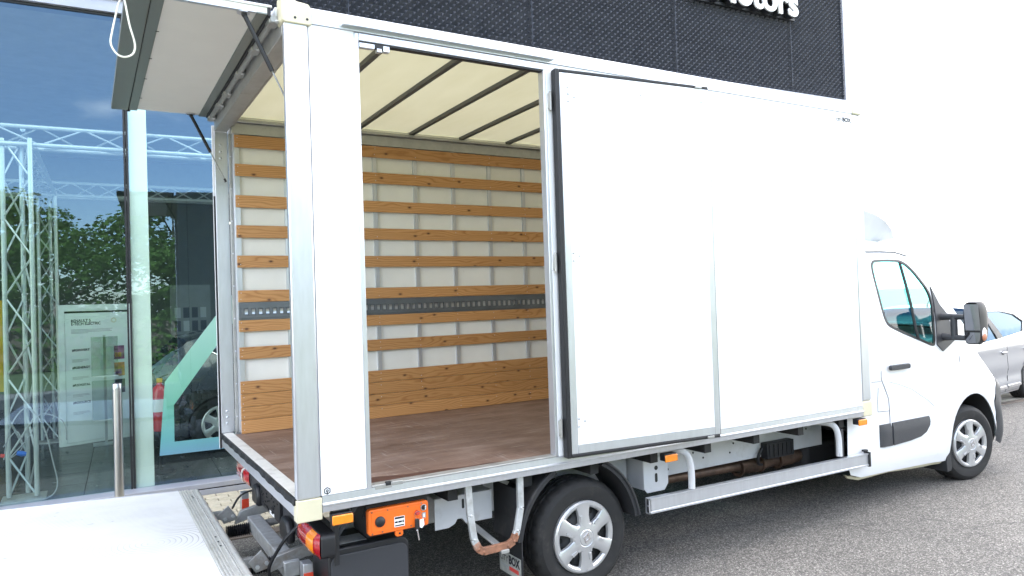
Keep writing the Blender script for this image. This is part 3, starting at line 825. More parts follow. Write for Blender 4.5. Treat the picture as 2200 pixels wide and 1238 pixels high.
# ================================================================== VEHICLE BUILDERS
def tyre_mb(R_=.345, w=.215, n=130):
    """tyre about the y axis, outer wall towards -y, tread cut into blocks"""
    prof = [(.205, .030), (.222, .006), (.262, -.006), (.300, -.004), (.326, .012), (.338, .028), (.3435, .045), (.345, .066),
            (.337, .068), (.337, .076), (.345, .078), (.345, .104), (.337, .106), (.337, .114), (.345, .116), (.345, .142), (.337, .144),
            (.337, .152), (.345, .154), (.3435, .172), (.338, .188), (.326, .204), (.295, .222), (.255, .218), (.205, .190)]
    k = R_ / .345; m = MB(); vs = []
    for j, (r, h) in enumerate(prof):
        for i in range(n):
            t = 2 * math.pi * i / n; rr = r
            if r > .330:
                ph = (i + 2 * (j // 5)) % 5
                if ph == 0: rr -= .0065
            vs.append((rr * k * math.cos(t), h, rr * k * math.sin(t)))
    fs = []
    for j in range(len(prof) - 1):
        for i in range(n):
            l = (i + 1) % n; fs.append((j * n + i, j * n + l, (j + 1) * n + l, (j + 1) * n + i))
    return m.add(vs, fs)
TYRE_ME = tyre_mb().mesh('tyre', TYRE, 28)
def hub_mb():
    m = MB()
    m.lathe([(.224, .020), (.224, -.006), (.214, -.015), (.200, -.015), (.188, -.006), (.184, .012)], (0, 0, 0), 'y', 64)
    m.lathe([(0, -.030), (.046, -.030), (.052, -.026), (.056, -.028), (.084, -.024), (.096, -.014), (.100, .006)], (0, 0, 0), 'y', 48)
    for s in range(6):
        a = R(92 + 60 * s); st = len(m.v)
        sec = [(.058, .034, -.026), (.092, .040, -.022), (.130, .037, -.018), (.170, .044, -.016), (.208, .058, -.0155)]
        vs = []
        for r, hw, y in sec:
            vs += [(r, y + .026, -hw), (r, y + .004, -hw), (r, y, -hw + .007), (r, y - .002, 0), (r, y, hw - .007), (r, y + .004, hw), (r, y + .026, hw)]
        fs = []
        for i in range(len(sec) - 1):
            for k in range(6): fs.append((i * 7 + k, i * 7 + k + 1, (i + 1) * 7 + k + 1, (i + 1) * 7 + k))
        m.add(vs, fs)
        # small clip rib beside each spoke
        m.box(.100, .140, -.026, .004, .018, .034)
        m.box(.066, .092, -.024, .004, .030, .040)
        m.xf(Matrix.Rotation(-a, 4, 'Y'), st)
    return m.xf(Matrix.Diagonal((.965, 1, .965, 1)))
HUB_ME = hub_mb().mesh('hubcap', HUB, 30)
def disc_mb():
    m = MB().lathe([(.0, .010), (.12, .014), (.150, .030), (.19, .034), (.212, .034)], (0, 0, 0), 'y', 48)
    return m
DISC_ME = disc_mb().mesh('wheel_disc', HUBD, 30)
def emblem_mb(s=1.0):
    m = MB()
    o = [(0, .034 * s), (.026 * s, 0), (0, -.034 * s), (-.026 * s, 0)]; i = [(x * .52, z * .52) for x, z in o]
    vs = [(x, -.033, z) for x, z in o] + [(x, -.033, z) for x, z in i] + [(x, -.028, z) for x, z in o] + [(x, -.028, z) for x, z in i]
    fs = []
    for k in range(4):
        l = (k + 1) % 4; fs += [(k, l, 4 + l, 4 + k), (k, l, 8 + l, 8 + k), (4 + k, 4 + l, 12 + l, 12 + k)]
    return m.add(vs, fs)
EMB_ME = emblem_mb().mesh('emblem', CHROME, 0)
HOLE_ME = None
def hole_mb():
    m = MB()
    for s in range(6):
        a = R(92 + 30 + 60 * s)
        m.ball((.155 * math.cos(a), .028, .155 * math.sin(a)), .018, 1, .35, 1, 10, 6)
    return m
HOLE_ME = hole_mb().mesh('disc_hole', simple('hole_black', (.006, .006, .006), .8), 30)
def wheel(parent, c, near=True, steer=0.0, spin=0.0, local=False, hub=None):
    ty = link('wheel', TYRE_ME, parent, loc=c)
    ty.rotation_euler = (0, R(spin), (0 if near else math.pi) + R(steer))
    for nm, me in (('hubcap', hub or HUB_ME), ('wheel_disc', DISC_ME), ('emblem', EMB_ME), ('disc_hole', HOLE_ME)):
        o = bpy.data.objects.new(nm, me); col.objects.link(o); o.parent = ty
        if nm == 'emblem': o.rotation_euler = (0, R(-spin + 18), 0)
    return ty
def strip(path, yf, yc, crown=.05, n=8):
    """skin across the vehicle between a side outline and its mirror image"""
    m = MB(); vs = []
    k = len(path)
    for i, (x, z) in enumerate(path):
        a = Vector(path[max(0, i - 1)]); b = Vector(path[min(k - 1, i + 1)]); t = (b - a).normalized(); nx, nz = -t.y, t.x
        y0 = yf(x, z)
        for j in range(n + 1):
            s = j / n; c = crown * (1 - (2 * s - 1) ** 4)
            vs.append((x + nx * c, y0 + (2 * yc - 2 * y0) * s, z + nz * c))
    fs = [(i * (n + 1) + j, i * (n + 1) + j + 1, (i + 1) * (n + 1) + j + 1, (i + 1) * (n + 1) + j) for i in range(k - 1) for j in range(n)]
    return m.add(vs, fs)
def arcpts(cx, cz, rx, rz, a0, a1, n):
    return [(cx + rx * math.cos(R(a0 + (a1 - a0) * i / n)), cz + rz * math.sin(R(a0 + (a1 - a0) * i / n))) for i in range(n + 1)]
def seam(parent, loop, yf, closed=True, w=.012, mat=None, name='door_seal', dy=.012):
    pts = [(x, yf(x, z) + dy, z) for x, z in densify(loop, .05)]
    MB().tube(pts, w, 6, closed=closed).build(name, mat or RUBBER, parent)

def make_car(name, label, paint, glass, loc, rz):
    c = thing(name, label, 'car', loc, rz=rz, local=True)
    yc = .89
    def yf(x, z):
        y = .22 * max(0, (z - .93) / .5) ** 1.25 + .05 * max(0, (.42 - z) / .25) ** 2
        y += .025 * math.exp(-((z - .43) / .07) ** 2) - .012 * math.exp(-((z - .86) / .05) ** 2)
        t = max(0, abs(x + .42) - 1.35); return y + .33 * t * t
    front = [(-2.30, .24), (-2.42, .45), (-2.40, .62), (-2.30, .78), (-2.0, .90), (-1.55, .98), (-1.2, 1.19), (-.92, 1.36), (-.72, 1.425)]
    roof = [(-.72, 1.425), (-.3, 1.462), (.2, 1.455), (.7, 1.42), (1.05, 1.36), (1.22, 1.31)]
    rear = [(1.22, 1.31), (1.42, 1.12), (1.56, .95), (1.64, .72), (1.62, .45), (1.52, .25)]
    outline = front + roof[1:] + rear[1:]
    fa_ = arcpts(-1.69, .30, .365, .365, 180, 0, 14)[::-1]; ra_ = arcpts(.89, .30, .365, .365, 0, 180, 14)
    bottom = [(1.52, .25), (1.24, .21)] + ra_ + [(.50, .17), (-1.30, .17)] + arcpts(-1.69, .30, .365, .365, 0, 180, 14) + [(-2.1, .2)]
    body_loop = outline + bottom[1:]
    wf = [(-1.42, .955), (-.36, .985), (-.46, 1.385), (-.70, 1.390), (-.90, 1.345), (-1.18, 1.16)]
    wr = [(-.13, 1.000), (.72, 1.045), (.97, 1.19), (.74, 1.30), (.30, 1.365), (-.33, 1.385)]
    for near in (True, False):
        def S(m): return m if near else mirror_y(m, yc)
        b = S(sheet(body_loop, [wf, wr], yf, .07)).build('side_panel', paint, c, smooth=50)
        for w in (wf, wr):
            f = S(sheet(w, [], lambda x, z: yf(x, z) + .012, .1)).build('window', glass, c, smooth=50)
        pil = [(-.36, .985), (-.13, 1.000), (-.33, 1.385), (-.46, 1.385)]
        S(sheet(pil, [], lambda x, z: yf(x, z) - .002, .1)).build('pillar_trim', BLACKP, c)
        m = MB().tube([(x, yf(x, z) - .004, z) for x, z in [(-1.42, .95), (-.3, .983), (.74, 1.04), (.98, 1.19)]], .009, 6); S(m).build('window_trim', CHROME, c)
        m = MB().tube([(x, yf(x, z) - .004, z) for x, z in [(-1.42, .965), (-1.19, 1.17), (-.91, 1.355), (-.7, 1.402), (-.4, 1.402), (.3, 1.378), (.75, 1.31), (.98, 1.19)]], .007, 6); S(m).build('window_trim', CHROME, c)
        for dl in ([(-1.32, .95), (-1.33, .5), (-1.25, .22), (-.1, .20), (-.02, .45), (-.10, .99)], [(-.02, .45), (-.08, .2), (.5, .2), (.58, .55), (.88, .72), (1.0, 1.1)]):
            m = MB().tube([(x, yf(x, z) + .0005, z) for x, z in openline(dl, .08)], .0035, 5); S(m).build('door_gap', BLACKP, c)
        for x in (-.22, .70):
            h = S(MB().ball((x, yf(x, .785) - .02, .785), .1, 1.0, .2, .16, 16, 8)).build('door_handle', paint, c)
            S(MB().ball((x, yf(x, .785) - .001, .785), .06, 1.0, .12, .55, 14, 8)).build('handle_cup', BLACKP, h)
        m = MB()
        for a, b2 in ((-1.2, -.08), (-.03, .50)):
            m.beam((a, yf(a, .27) - .008, .272), (b2, yf(b2, .27) - .008, .268), .014, .034)
        S(m).build('sill_moulding', CHROME, c)
    strip(front[:6], yf, yc, .05).build('bonnet', paint, c, smooth=60)
    strip(front[5:], yf, yc, .04).build('windscreen', glass, c, smooth=60)
    strip(roof, yf, yc, .035).build('roof', paint, c, smooth=60)
    strip(rear[:3], yf, yc, .03).build('rear_window', glass, c, smooth=60)
    strip(rear[2:], yf, yc, .05).build('tailgate', paint, c, smooth=60)
    strip(bottom[::-1][:1] + [(-2.30, .24), (-2.1, .21), (1.3, .21), (1.52, .25)], lambda x, z: .12, yc, .0).build('underside', DARK, c)
    for x in (-1.69, .89):
        wheel(c, (x, .02, .335), True); wheel(c, (x, 2 * yc - .02, .335), False)
        MB().box(x - .36, x + .36, .26, 2 * yc - .26, .2, .68).build('wheel_well', DARK, c, smooth=0)
    MB().box(-1.2, .8, .25, 2 * yc - .25, .25, .62).build('seat_bench', FABRIC, c, bevel=.05)
    for y in (.5, 1.28):
        MB().box(-.75, -.5, y - .23, y + .23, .62, 1.18).build('seat_back', FABRIC, c, bevel=.05)
    an = MB().tube([(-.50, yc, 1.485), (-.43, yc, 1.57), (-.36, yc, 1.645)], [.016, .007, .004], 8); an.build('antenna', BLACKP, c)
    return c

# ================================================================== BOX TRUCK
T = thing('box_truck', 'white box truck with raised rear flap, open side door and lowered tail lift', 'truck', (2.2, 1.12, 0))
LB, WB = 4.467, 2.24                     # box length and width
ZS, ZF, ZP, ZT = .787, .867, 3.152, 3.238  # sill bottom, floor, panel top, roof top
XD0, XD1 = .368, 1.473                   # side door opening
def part(name, mat, *a, bevel=.003, parent=None, **kw): return box(name, mat, parent or T, *a, bevel=bevel, **kw)

# --- near side wall
wp = part('wall_panel', WHITE, .118, .344, .002, .040, ZF + .002, ZP, bevel=0)
part('panel_edge_trim', ALU, .345, XD0, -.001, .048, ZF, ZP - .002, parent=wp)
wf_ = part('wall_panel', WHITE, 1.524, 4.352, .002, .040, ZF + .002, ZP, bevel=0)
part('rear_corner_post', ALU, .0, .1165, .0, .045, .862, ZP, bevel=.010)
part('front_corner_post', ALU, 4.354, LB, .0, .05, .90, ZP, bevel=.012)
part('corner_plate', CREAM, -.002, .119, -.004, .06, .757, .8615, bevel=.004)
part('corner_plate', CREAM, 4.352, LB + .003, -.004, .06, .780, .899, bevel=.008)
cc = MB().prism([(-.010, 3.150), (.004, 3.142), (.125, 3.142), (.133, 3.150), (.133, 3.225), (.118, 3.246), (.06, 3.252), (.03, 3.275), (-.010, 3.275)], 'y', -.010, .09)
cc = cc.build('corner_casting', CREAM, T, bevel=.006)
for x in (.052, .110): MB().tube([(x, -.0115, 3.170), (x, -.006, 3.170)], .0065, 10).build('bolt', BLACKP, cc)
part('corner_casting', CREAM, 4.36, LB + .006, -.008, .08, 3.15, 3.245, bevel=.01)
# roof rail and sill rail profiles run the length of the box
rail = [(.0, ZP + .001), (-.004, ZP + .004), (-.006, ZP + .04), (-.004, ZP + .070), (.012, ZT), (.07, ZT + .008), (.07, ZP + .001)]
MB().prism(rail, 'x', .134, 4.359).build('roof_rail', ALU, T, smooth=30)
sill = [(.012, ZS), (-.004, ZS + .003), (-.006, ZS + .030), (-.012, ZS + .034), (-.012, ZS + .041), (-.004, ZS + .047), (-.002, ZF), (.06, ZF), (.06, ZS)]
sr = MB().prism(sill, 'x', .120, 4.351).build('sill_rail', ALU, T, smooth=30)
# side door frame
dfm = part('door_header', ALU, XD0, XD1 + .05, .0, .05, 3.112, ZP - .001)
part('rain_gutter', ALU, .279, 1.532, -.036, -.007, 3.168, 3.172, bevel=.001, parent=dfm)
part('rain_gutter', ALU, .279, 1.532, -.040, -.0365, 3.168, 3.185, bevel=.001, parent=dfm)
part('header_seal', RUBBER, XD0, XD1, .005, .045, 3.104, 3.1115, bevel=0, parent=dfm)
jb = part('door_jamb', ALU, XD1, 1.492, -.001, .055, ZF, 3.111)
part('door_jamb_cover', WHITE, 1.4925, 1.523, -.002, .03, ZF, ZP - .002, parent=jb)
for x0, x1, z0, z1, mt in ((.372, .452, 3.080, 3.103, ALU), (.452, .50, 3.086, 3.103, BLACKP), (.498, .532, 3.074, 3.103, ALU), (.465, .49, 3.068, 3.086, ALU)):
    part('lock_keeper', mt, x0, x1, .0, .03, z0, z1, bevel=.001)
th_ = part('threshold', ALUD, XD0 + .0, XD1 + .02, -.001, .064, ZF + .0005, ZF + .010)
part('lock_plate', ALUD, .385, .475, -.004, .03, ZF - .012, ZF + .012, parent=th_)
part('lock_catch', ALUD, .475, .535, -.004, .03, ZF - .004, ZF + .016, parent=th_)
part('lock_pin', BLACKP, .440, .470, -.006, .01, ZF + .0, ZF + .020, parent=th_)
# hexagon maker's mark on the rear panel
def ring2d(cx, cz, r0, r1, n, y0, y1, rot=90):
    m = MB(); vs = []
    for y in (y0, y1):
        for r in (r0, r1):
            vs += [(cx + r * math.cos(R(rot + 360 * k / n)), y, cz + r * math.sin(R(rot + 360 * k / n))) for k in range(n)]
    fs = []
    for k in range(n):
        l = (k + 1) % n; fs += [(k, l, n + l, n + k), (2 * n + k, 2 * n + l, 3 * n + l, 3 * n + k), (k, l, 2 * n + l, 2 * n + k), (n + k, n + l, 3 * n + l, 3 * n + k)]
    return m.add(vs, fs)
hx = ring2d(.146, .889, .018, .0135, 6, .0005, .002).build('maker_mark', BLACKT, wp, smooth=0)
ring2d(.1465, .889, .0065, .003, 12, .0005, .002).build('maker_mark', BLACKT, wp, smooth=0)
MB().box(.1445, .1485, .0006, .002, .873, .884).build('maker_mark', BLACKT, wp, smooth=0)
text_on('lettering', 'CITY', .030, BLACKT, wf_, (4.168, .0012, 3.083), (1, 0, 0), (0, 0, 1), .0006, .0009, .070)
text_on('lettering', 'BOX', .043, BLACKT, wf_, (4.242, .0012, 3.083), (1, 0, 0), (0, 0, 1), .0006, .0022, .108)

# --- floor
part('cargo_floor', PLY, .074, 4.42, .064, 2.10, ZF - .025, ZF, bevel=0)
wb_ = [(.37, .0645)] + [(1.47, .0645)] + [(1.47 - 1.1 * k / 12, .078 + .13 * (k / 12) ** 1.3 + .014 * math.sin(k * 1.9)) for k in range(13)]
MB().prism(wb_, 'z', ZF + .0004, ZF + .0016).build('dark_floor_edge', simple('dark_red_ply', (.075, .032, .022), .5, var=.2), T, smooth=0)
part('floor_edge_strip', simple('worn_white_edge', (.66, .65, .61), .5, var=.1, scale=12, dirt=(.36, .34, .30), dscale=9), .006, .0735, .030, 2.19, ZF - .02, ZF + .0025, bevel=.002)
rs = part('rear_sill', ALU, .0, .06, .030, 2.20, .775, ZF - .021, bevel=.003)
rb = MB(); N_ = 40
for i in range(N_):
    y0 = .02 + 2.18 * i / N_; y1 = .02 + 2.18 * (i + 1) / N_
    a = .003 * math.sin(i * 1.7) + (.006 if 13 < i < 19 else 0); b = .003 * math.sin((i + 1) * 1.7) + (.006 if 12 < i < 18 else 0)
    rb.hexa([(-.012 + a, y0, .838), (.004, y0, .838), (.004, y1, .838), (-.012 + b, y1, .838), (-.006 + a, y0, .866), (.006, y0, .8675), (.006, y1, .8675), (-.006 + b, y1, .866)])
rb.build('rubber_buffer', RUBBER, rs, smooth=60)
part('floor_underside', DARK, .07, 4.40, .062, 2.18, .778, ZF - .03, bevel=0)
for i in range(9):
    part('cross_bearer', DARK, .35 + .48 * i, .41 + .48 * i, .10, 2.14, .70, .777, bevel=0)

# --- far wall with liner, studs, boards and lashing track
fwl = part('far_wall', LINER, .128, 4.42, 2.101, 2.14, ZF + .001, 3.20, bevel=0)
part('outer_skin', WHITE, .10, LB, 2.205, WB, ZS, ZT, bevel=.004, parent=fwl)
stm = MB().box(-.016, .016, 2.082, 2.1005, ZF + .002, 3.064).mesh('wall_stud', ALU, 35)
for k in range(13):
    x = .136 + .3518 * k
    if x > 4.4: break
    o = link('wall_stud', stm, fwl, loc=(x, 0, 0))
rows = [(2.967, 3.059), (2.756, 2.845), (2.525, 2.614), (2.302, 2.393), (2.082, 2.170), (1.828, 1.914), (1.611, 1.695), (1.409, 1.498),
        (1.157, 1.249), (1.062, 1.1545), (.968, 1.0595), (.869, .9655)]
for z0, z1 in rows:
    pl = MB().box(-2.14, 2.14, -.012, .0, -(z1 - z0) / 2, (z1 - z0) / 2).mesh('wooden_board', WOOD, 0); bm_ = bmesh.new(); bm_.from_mesh(pl)
    bmesh.ops.bevel(bm_, geom=bm_.edges[:], offset=.002, segments=1, affect='EDGES'); bm_.to_mesh(pl); bm_.free()
    o = link('wooden_board', pl, fwl, loc=(2.258, 2.0815, (z0 + z1) / 2))
    sc = MB()
    for k in range(0, 13):
        x = .136 + .3518 * k
        for dz in (-.022, .024):
            if k == 0 or k == 1 or rnd.random() < .5:
                sc.ball((x - 2.258 + rnd.uniform(-.004, .004), -.0122, dz), .0032, 1, .4, 1, 8, 4)
    so = sc.mesh('screw', ALU, 30); s_ = bpy.data.objects.new('screw', so); col.objects.link(s_); s_.parent = fwl
    s_.location = o.location; s_['kind'] = 'stuff'
TRK = simple('grey_lashing_track', (.16, .175, .19), .42, metal=.6, var=.1)
tk = part('lashing_track', TRK, .12, 4.40, 2.074, 2.0815, 1.697, 1.826, bevel=0, parent=fwl)
m = MB()
m.box(.12, 4.40, 2.066, 2.0738, 1.782, 1.802); m.box(.12, 4.40, 2.066, 2.0738, 1.712, 1.730)
x = .135
while x < 4.38:
    m.box(x, x + .020, 2.064, 2.0738, 1.7305, 1.7815); x += .0508
m.build('track_ribs', TRK, fwl, bevel=.0, kind='stuff')
m = MB(); x = .135 + .020
TNG = simple('bright_track_tongue', (.5, .52, .54), .3, metal=.8)
while x < 4.36:
    vs = []
    for k in range(6):
        a = math.pi * k / 5
        z = 1.7565 - .022 * math.cos(a); y = 2.0738 - .010 * abs(math.sin(a * 1.0)) * (1 if k not in (2, 3) else .35)
        vs += [(x + .004, y, z), (x + .027, y, z)]
    m.add(vs, [(2 * k, 2 * k + 1, 2 * k + 3, 2 * k + 2) for k in range(5)]); x += .0508
m.build('track_tongues', TNG, fwl, smooth=60, kind='stuff')
part('cornice_rail', ALUD, .10, 4.42, 2.078, 2.12, 3.066, 3.148, bevel=.004)
part('cornice_lip', ALUD, .10, 4.42, 2.050, 2.12, 3.149, 3.172, bevel=.004)
part('bulkhead', LINER, 4.421, LB - .001, .052, 2.20, ZS, ZT - .01, bevel=0)

# --- rear portal
fp = part('rear_corner_post', ALU, .0, .092, 2.198, 2.236, ZF + .003, 3.10, bevel=.003)
part('post_channel', ALUD, .094, .112, 2.15, 2.20, ZF + .003, 3.08, bevel=.002, parent=fp)
part('post_channel', ALU, .112, .127, 2.09, 2.15, ZF + .003, 3.09, bevel=.002, parent=fp)
part('post_skin', WHITE, -.012, .09, 2.2365, 2.2505, .757, 3.15, bevel=.002, parent=fp)
part('post_seal', RUBBER, -.010, -.001, 2.212, 2.2355, .757, 2.62, bevel=.002, parent=fp)
for z in (3.00, 2.95, 2.90, 1.03, .985, .94):
    MB().ball((.040, 2.197, z), .0095, 1, .5, 1, 12, 6).build('rivet', ALU, fp)
for k in range(9):
    MB().ball((.103, 2.149, .99 + .24 * k), .006, 1, .5, 1, 10, 6).build('rivet', ALU, fp)
hd = part('rear_header', ALUD, .0, .090, .046, 2.197, 3.098, 3.20, bevel=.004)
part('header_flange', ALUD, .0905, .118, .046, 2.12, 3.120, 3.20, bevel=.003, parent=hd)
part('header_top', WHITE, -.02, .13, .09, 2.15, 3.2005, 3.245, bevel=.004, parent=hd)
MB().tube([(-.030, .07, 3.178), (-.030, 2.18, 3.178)], .016, 14).build('hinge_bar', ALUD, hd)
for y in (.12, .55, 1.0, 1.45, 1.75, 2.12):
    part('hinge_knuckle', ALUD, -.052, -.001, y - .045, y + .045, 3.160, 3.197, bevel=.006, parent=hd)
    MB().ball((-.020, y - .07, 3.158), .013, 1, 1, .6, 10, 6).build('hinge_bolt', GALV, hd)

# --- translucent roof on dark bows
rf = MB(); nx, ny = 24, 10; vs = []
for i in range(nx + 1):
    for j in range(ny + 1):
        s = j / ny; vs.append((.10 + (4.44 - .10) * i / nx, .05 + 2.13 * s, 3.208 + .006 * (1 - (2 * s - 1) ** 2)))
rf.add(vs, [(i * (ny + 1) + j, (i + 1) * (ny + 1) + j, (i + 1) * (ny + 1) + j + 1, i * (ny + 1) + j + 1) for i in range(nx) for j in range(ny)])
rf = rf.build('roof_sheet', ROOF, T, smooth=60)
BOW = simple('dark_roof_bow', (.10, .105, .10), .5, metal=.5, var=.1)  # backlit darkness is put into the bow colour
for k in range(10):
    x = .13 + .465 * k
    if x < .2 or x > 4.4: continue
    pts = [(x, .055 + 2.11 * s / 8, 3.190 + .005 * (1 - (2 * s / 8 - 1) ** 2)) for s in range(9)]
    m = MB()
    for a, b in zip(pts[:-1], pts[1:]): m.beam(a, b, .034, .026)
    b_ = m.build('roof_bow', BOW, rf, smooth=60)

# --- side door, swung right round against the wall
DA = Vector((1.5196, -.050, 0)); DB = Vector((2.6437, -.150, 0)); DX = (DB - DA).normalized(); DN = Vector((DX.y, -DX.x, 0))  # DN towards the camera
DW = (DB - DA).length; DZ0, DZ1 = .859, 3.113
def dbox(name, mat, a, b, t0, t1, z0, z1, parent, bevel=.002):
    p = [DA + DX * x + DN * t + Vector((0, 0, z)) for (x, t, z) in ((a, t0, z0), (b, t0, z0), (b, t1, z0), (a, t1, z0), (a, t0, z1), (b, t0, z1), (b, t1, z1), (a, t1, z1))]
    return MB().hexa(p).build(name, mat, parent, bevel=bevel)
dr = dbox('side_door', WHITE, .052, DW - .04, -.040, .0005, DZ0 + .06, DZ1 - .10, T, 0)
dbox('door_frame', ALU, .030, .075, -.042, .003, DZ0 + .022, DZ1 - .02, dr)
dbox('door_frame', ALU, DW - .044, DW - .002, -.042, .003, DZ0 + .022, DZ1 - .02, dr)
dbox('door_frame', ALU, .0755, DW - .0445, -.042, .003, DZ0 + .022, DZ0 + .075, dr)
dbox('door_frame', WHITE, .0755, DW - .0445, -.042, .003, DZ1 - .105, DZ1 - .02, dr)
dbox('door_seal', RUBBER, .0, .029, -.046, .006, DZ0, DZ1, dr, .006)
dbox('door_seal', RUBBER, .0295, DW - .001, -.044, .004, DZ0, DZ0 + .021, dr, .006)
dbox('door_seal', RUBBER, .0295, DW - .001, -.044, .004, DZ1 - .019, DZ1, dr, .004)
dbox('door_seal', RUBBER, DW - .0015, DW + .003, -.044, .0, DZ0 + .02, DZ1 - .02, dr, 0)
for z in (DZ0 + .012, DZ1 - .012): dbox('door_catch', ALUD, DW - .11, DW - .06, -.02, .014, z - .007, z + .007, dr)
for zc in (1.06, 2.02, 2.95):
    for (a, dz) in ((.085, .022), (.085, -.022), (.125, .006)):
        q = DA + DX * a + DN * .0032 + Vector((0, 0, zc + dz))
        MB().ball(q, .0075, 1, .45, 1, 10, 6).build('bolt_head', GALV, dr)
for x in (.08, .60, DW - .06): MB().ball(DA + DX * x + DN * .002 + Vector((0, 0, DZ1 - .105)), .004, 1, .5, 1, 8, 4).build('rivet', GALVD, dr)
for zc in (1.03, 1.99, 2.93):
    h_ = MB().tube([(1.508, -.016, zc - .055), (1.508, -.016, zc + .055)], .0085, 10).build('hinge', ALUD, T)
    MB().box(1.496, 1.506, -.014, -.002, zc - .045, zc + .045).build('hinge_leaf', ALUD, h_, bevel=.002)

# --- raised rear flap with gas struts and pull cord
FLAP = simple('flap_liner_grey', (.80, .79, .73), .5, var=.02)
FLAPD = simple('flap_frame_grey', (.21, .23, .215), .4, metal=.4, var=.06)
ga = part('rear_flap', FLAP, -.655, -.06, .062, 2.148, 3.196, 3.224, bevel=0)
part('flap_skin', WHITE, -.662, -.04, .055, 2.155, 3.2245, 3.236, bevel=.002, parent=ga)
part('flap_frame', FLAPD, -.664, -.562, .055, 2.155, 3.184, 3.2235, bevel=.003, parent=ga)
part('flap_frame', FLAPD, -.557, -.506, .058, 2.152, 3.187, 3.1955, bevel=.002, parent=ga)
part('flap_frame', FLAPD, -.110, -.062, .058, 2.152, 3.187, 3.1955, bevel=.002, parent=ga)
part('flap_frame', ALU, -.505, -.111, .056, .080, 3.190, 3.1955, bevel=.001, parent=ga)
part('flap_seal', RUBBER, -.0615, -.045, .058, 2.152, 3.180, 3.2235, bevel=.004, parent=ga)
part('flap_seal', RUBBER, -.5618, -.5572, .058, 2.152, 3.190, 3.1955, bevel=0, parent=ga)
part('end_cap', BLACKP, -.572, -.548, 2.1525, 2.158, 3.178, 3.2, bevel=0, parent=ga)
for y in (.5, .95, 1.35, 1.8): part('frame_clip', BLACKP, -.512, -.496, y, y + .004, 3.1845, 3.1868, bevel=0, parent=ga)
for y in (2.118, .085):
    a, b, c_ = Vector((-.163, y, 3.180)), Vector((-.040, y, 2.926)), Vector((.058, y, 2.722))
    s_ = MB().tube([a, b], .011, 12).build('gas_strut', BLACKP, T)
    MB().tube([b, c_], .0045, 8).build('strut_rod', GALVD, s_)
    MB().tube([c_ + Vector((-.008, 0, .016)), c_ + Vector((.004, 0, -.008))], .008, 8).build('strut_end', BLACKP, s_)
    MB().ball(a, .014, 1, 1, 1, 10, 8).build('strut_joint', BLACKP, s_)
    MB().lathe([(0, 0), (.030, 0), (.030, .008), (0, .010)], a + Vector((-.004, 0, .006)), 'z', 16).build('strut_bracket', ALU, s_)
    MB().ball((.058, y + .03, 2.722), .009, 1, 3.2, 1, 8, 6).build('strut_pin', GALVD, s_)
cp = [(-.672, .16, 3.205), (-.690, .15, 3.15), (-.715, .14, 3.03), (-.722, .13, 2.97), (-.70, .12, 2.925), (-.668, .12, 2.915), (-.636, .12, 2.935), (-.628, .12, 2.98), (-.648, .11, 3.06), (-.662, .11, 3.15), (-.670, .12, 3.205)]
MB().tube(arc(cp, 6), .0042, 8).build('pull_cord', CORD, ga)

# --- tail lift
PT = Matrix.Translation((-.17, 0, .5)) @ Matrix.Rotation(R(2.4), 4, 'Y')   # rises slightly away from the truck
def lift(name, mat, mbx, bevel=.002, parent=None, **kw):
    mbx.xf(PT); return mbx.build(name, mat, parent or T, bevel=bevel, **kw)
tl = lift('tail_lift', PLAT, MB().box(-1.75, -.135, .05, 2.15, -.045, .0), 0)
ALUL = simple('matt_lift_aluminium', (.58, .58, .55), .5, metal=.25, var=.08, scale=18, dirt=(.42, .40, .34), dscale=9)
lift('edge_profile', ALUL, MB().box(-.134, -.030, .05, 2.15, -.050, -.002), parent=tl)
for k in range(4):
    x = -.130 + .016 * k
    lift('edge_rib', ALUL, MB().box(x, x + .008, .05, 2.15, -.0015, .005), .0015, parent=tl)
lift('edge_rib', ALUL, MB().box(-.056, -.050, .05, 2.15, -.0015, .005), .0015, parent=tl)
lift('edge_rib', ALUL, MB().box(-.044, -.038, .05, 2.15, -.0015, .004), .0015, parent=tl)
for a, b in ((.05, .55), (.556, 1.78), (1.786, 2.15)):
    m = MB().prism(arcpts(-.022, -.024, .026, .026, -90, 270, 20)[:-1], 'y', a, b); lift('rolled_edge', ALUL, m, 0, parent=tl)
for y in (.72, .80, .90, 1.9, 1.95): lift('slot', RUBBER, MB().box(-.078, -.062, y, y + .02, -.0019, -.0008), 0, parent=tl)
lift('side_edge', ALU, MB().box(-1.75, -.135, 2.1505, 2.158, -.05, .004), parent=tl)
# arms, cross tube, bellows
ct = MB().box(.055, .140, .55, 1.60, .315, .400).build('lift_cross_tube', GALV, T, bevel=.006)
for y in (1.62, .58):
    ar = MB()
    ar.prism([(-.02, .35), (.02, .432), (.30, .49), (.42, .47), (.42, .40), (.18, .398)], 'y', y, y + .04)
    ar = ar.build('lift_arm', GALVD, T, bevel=.004)
    m = MB().prism([(-.128, .432), (-.058, .486), (-.002, .400), (-.012, .385), (-.088, .370)], 'y', y - .012, y - .002)
    pl_ = m.build('arm_plate', GALVD, ar, bevel=.003)
    for (x, z) in ((-.080, .401), (-.032, .413)):
        MB().tube([(x, y - .022, z), (x, y - .012, z)], .012, 6).build('plate_bolt', GALV, ar)
    MB().beam((-.20, y + .02, .43), (-.05, y + .02, .42), .04, .05).build('platform_lug', GALVD, ar, bevel=.003)
bl = MB(); pr = []
for k in range(23): pr.append((.030 if k % 2 else .042, -.09 + .0062 * k))
bl.lathe([(0, -.09)] + pr + [(0, .05)], (0, 1.50, .345), 'x', 20); bl.build('bellows', RUBBER, T, smooth=60)
MB().tube([(.05, 1.50, .345), (.5, 1.50, .40)], .025, 12).build('lift_ram', GALVD, T)
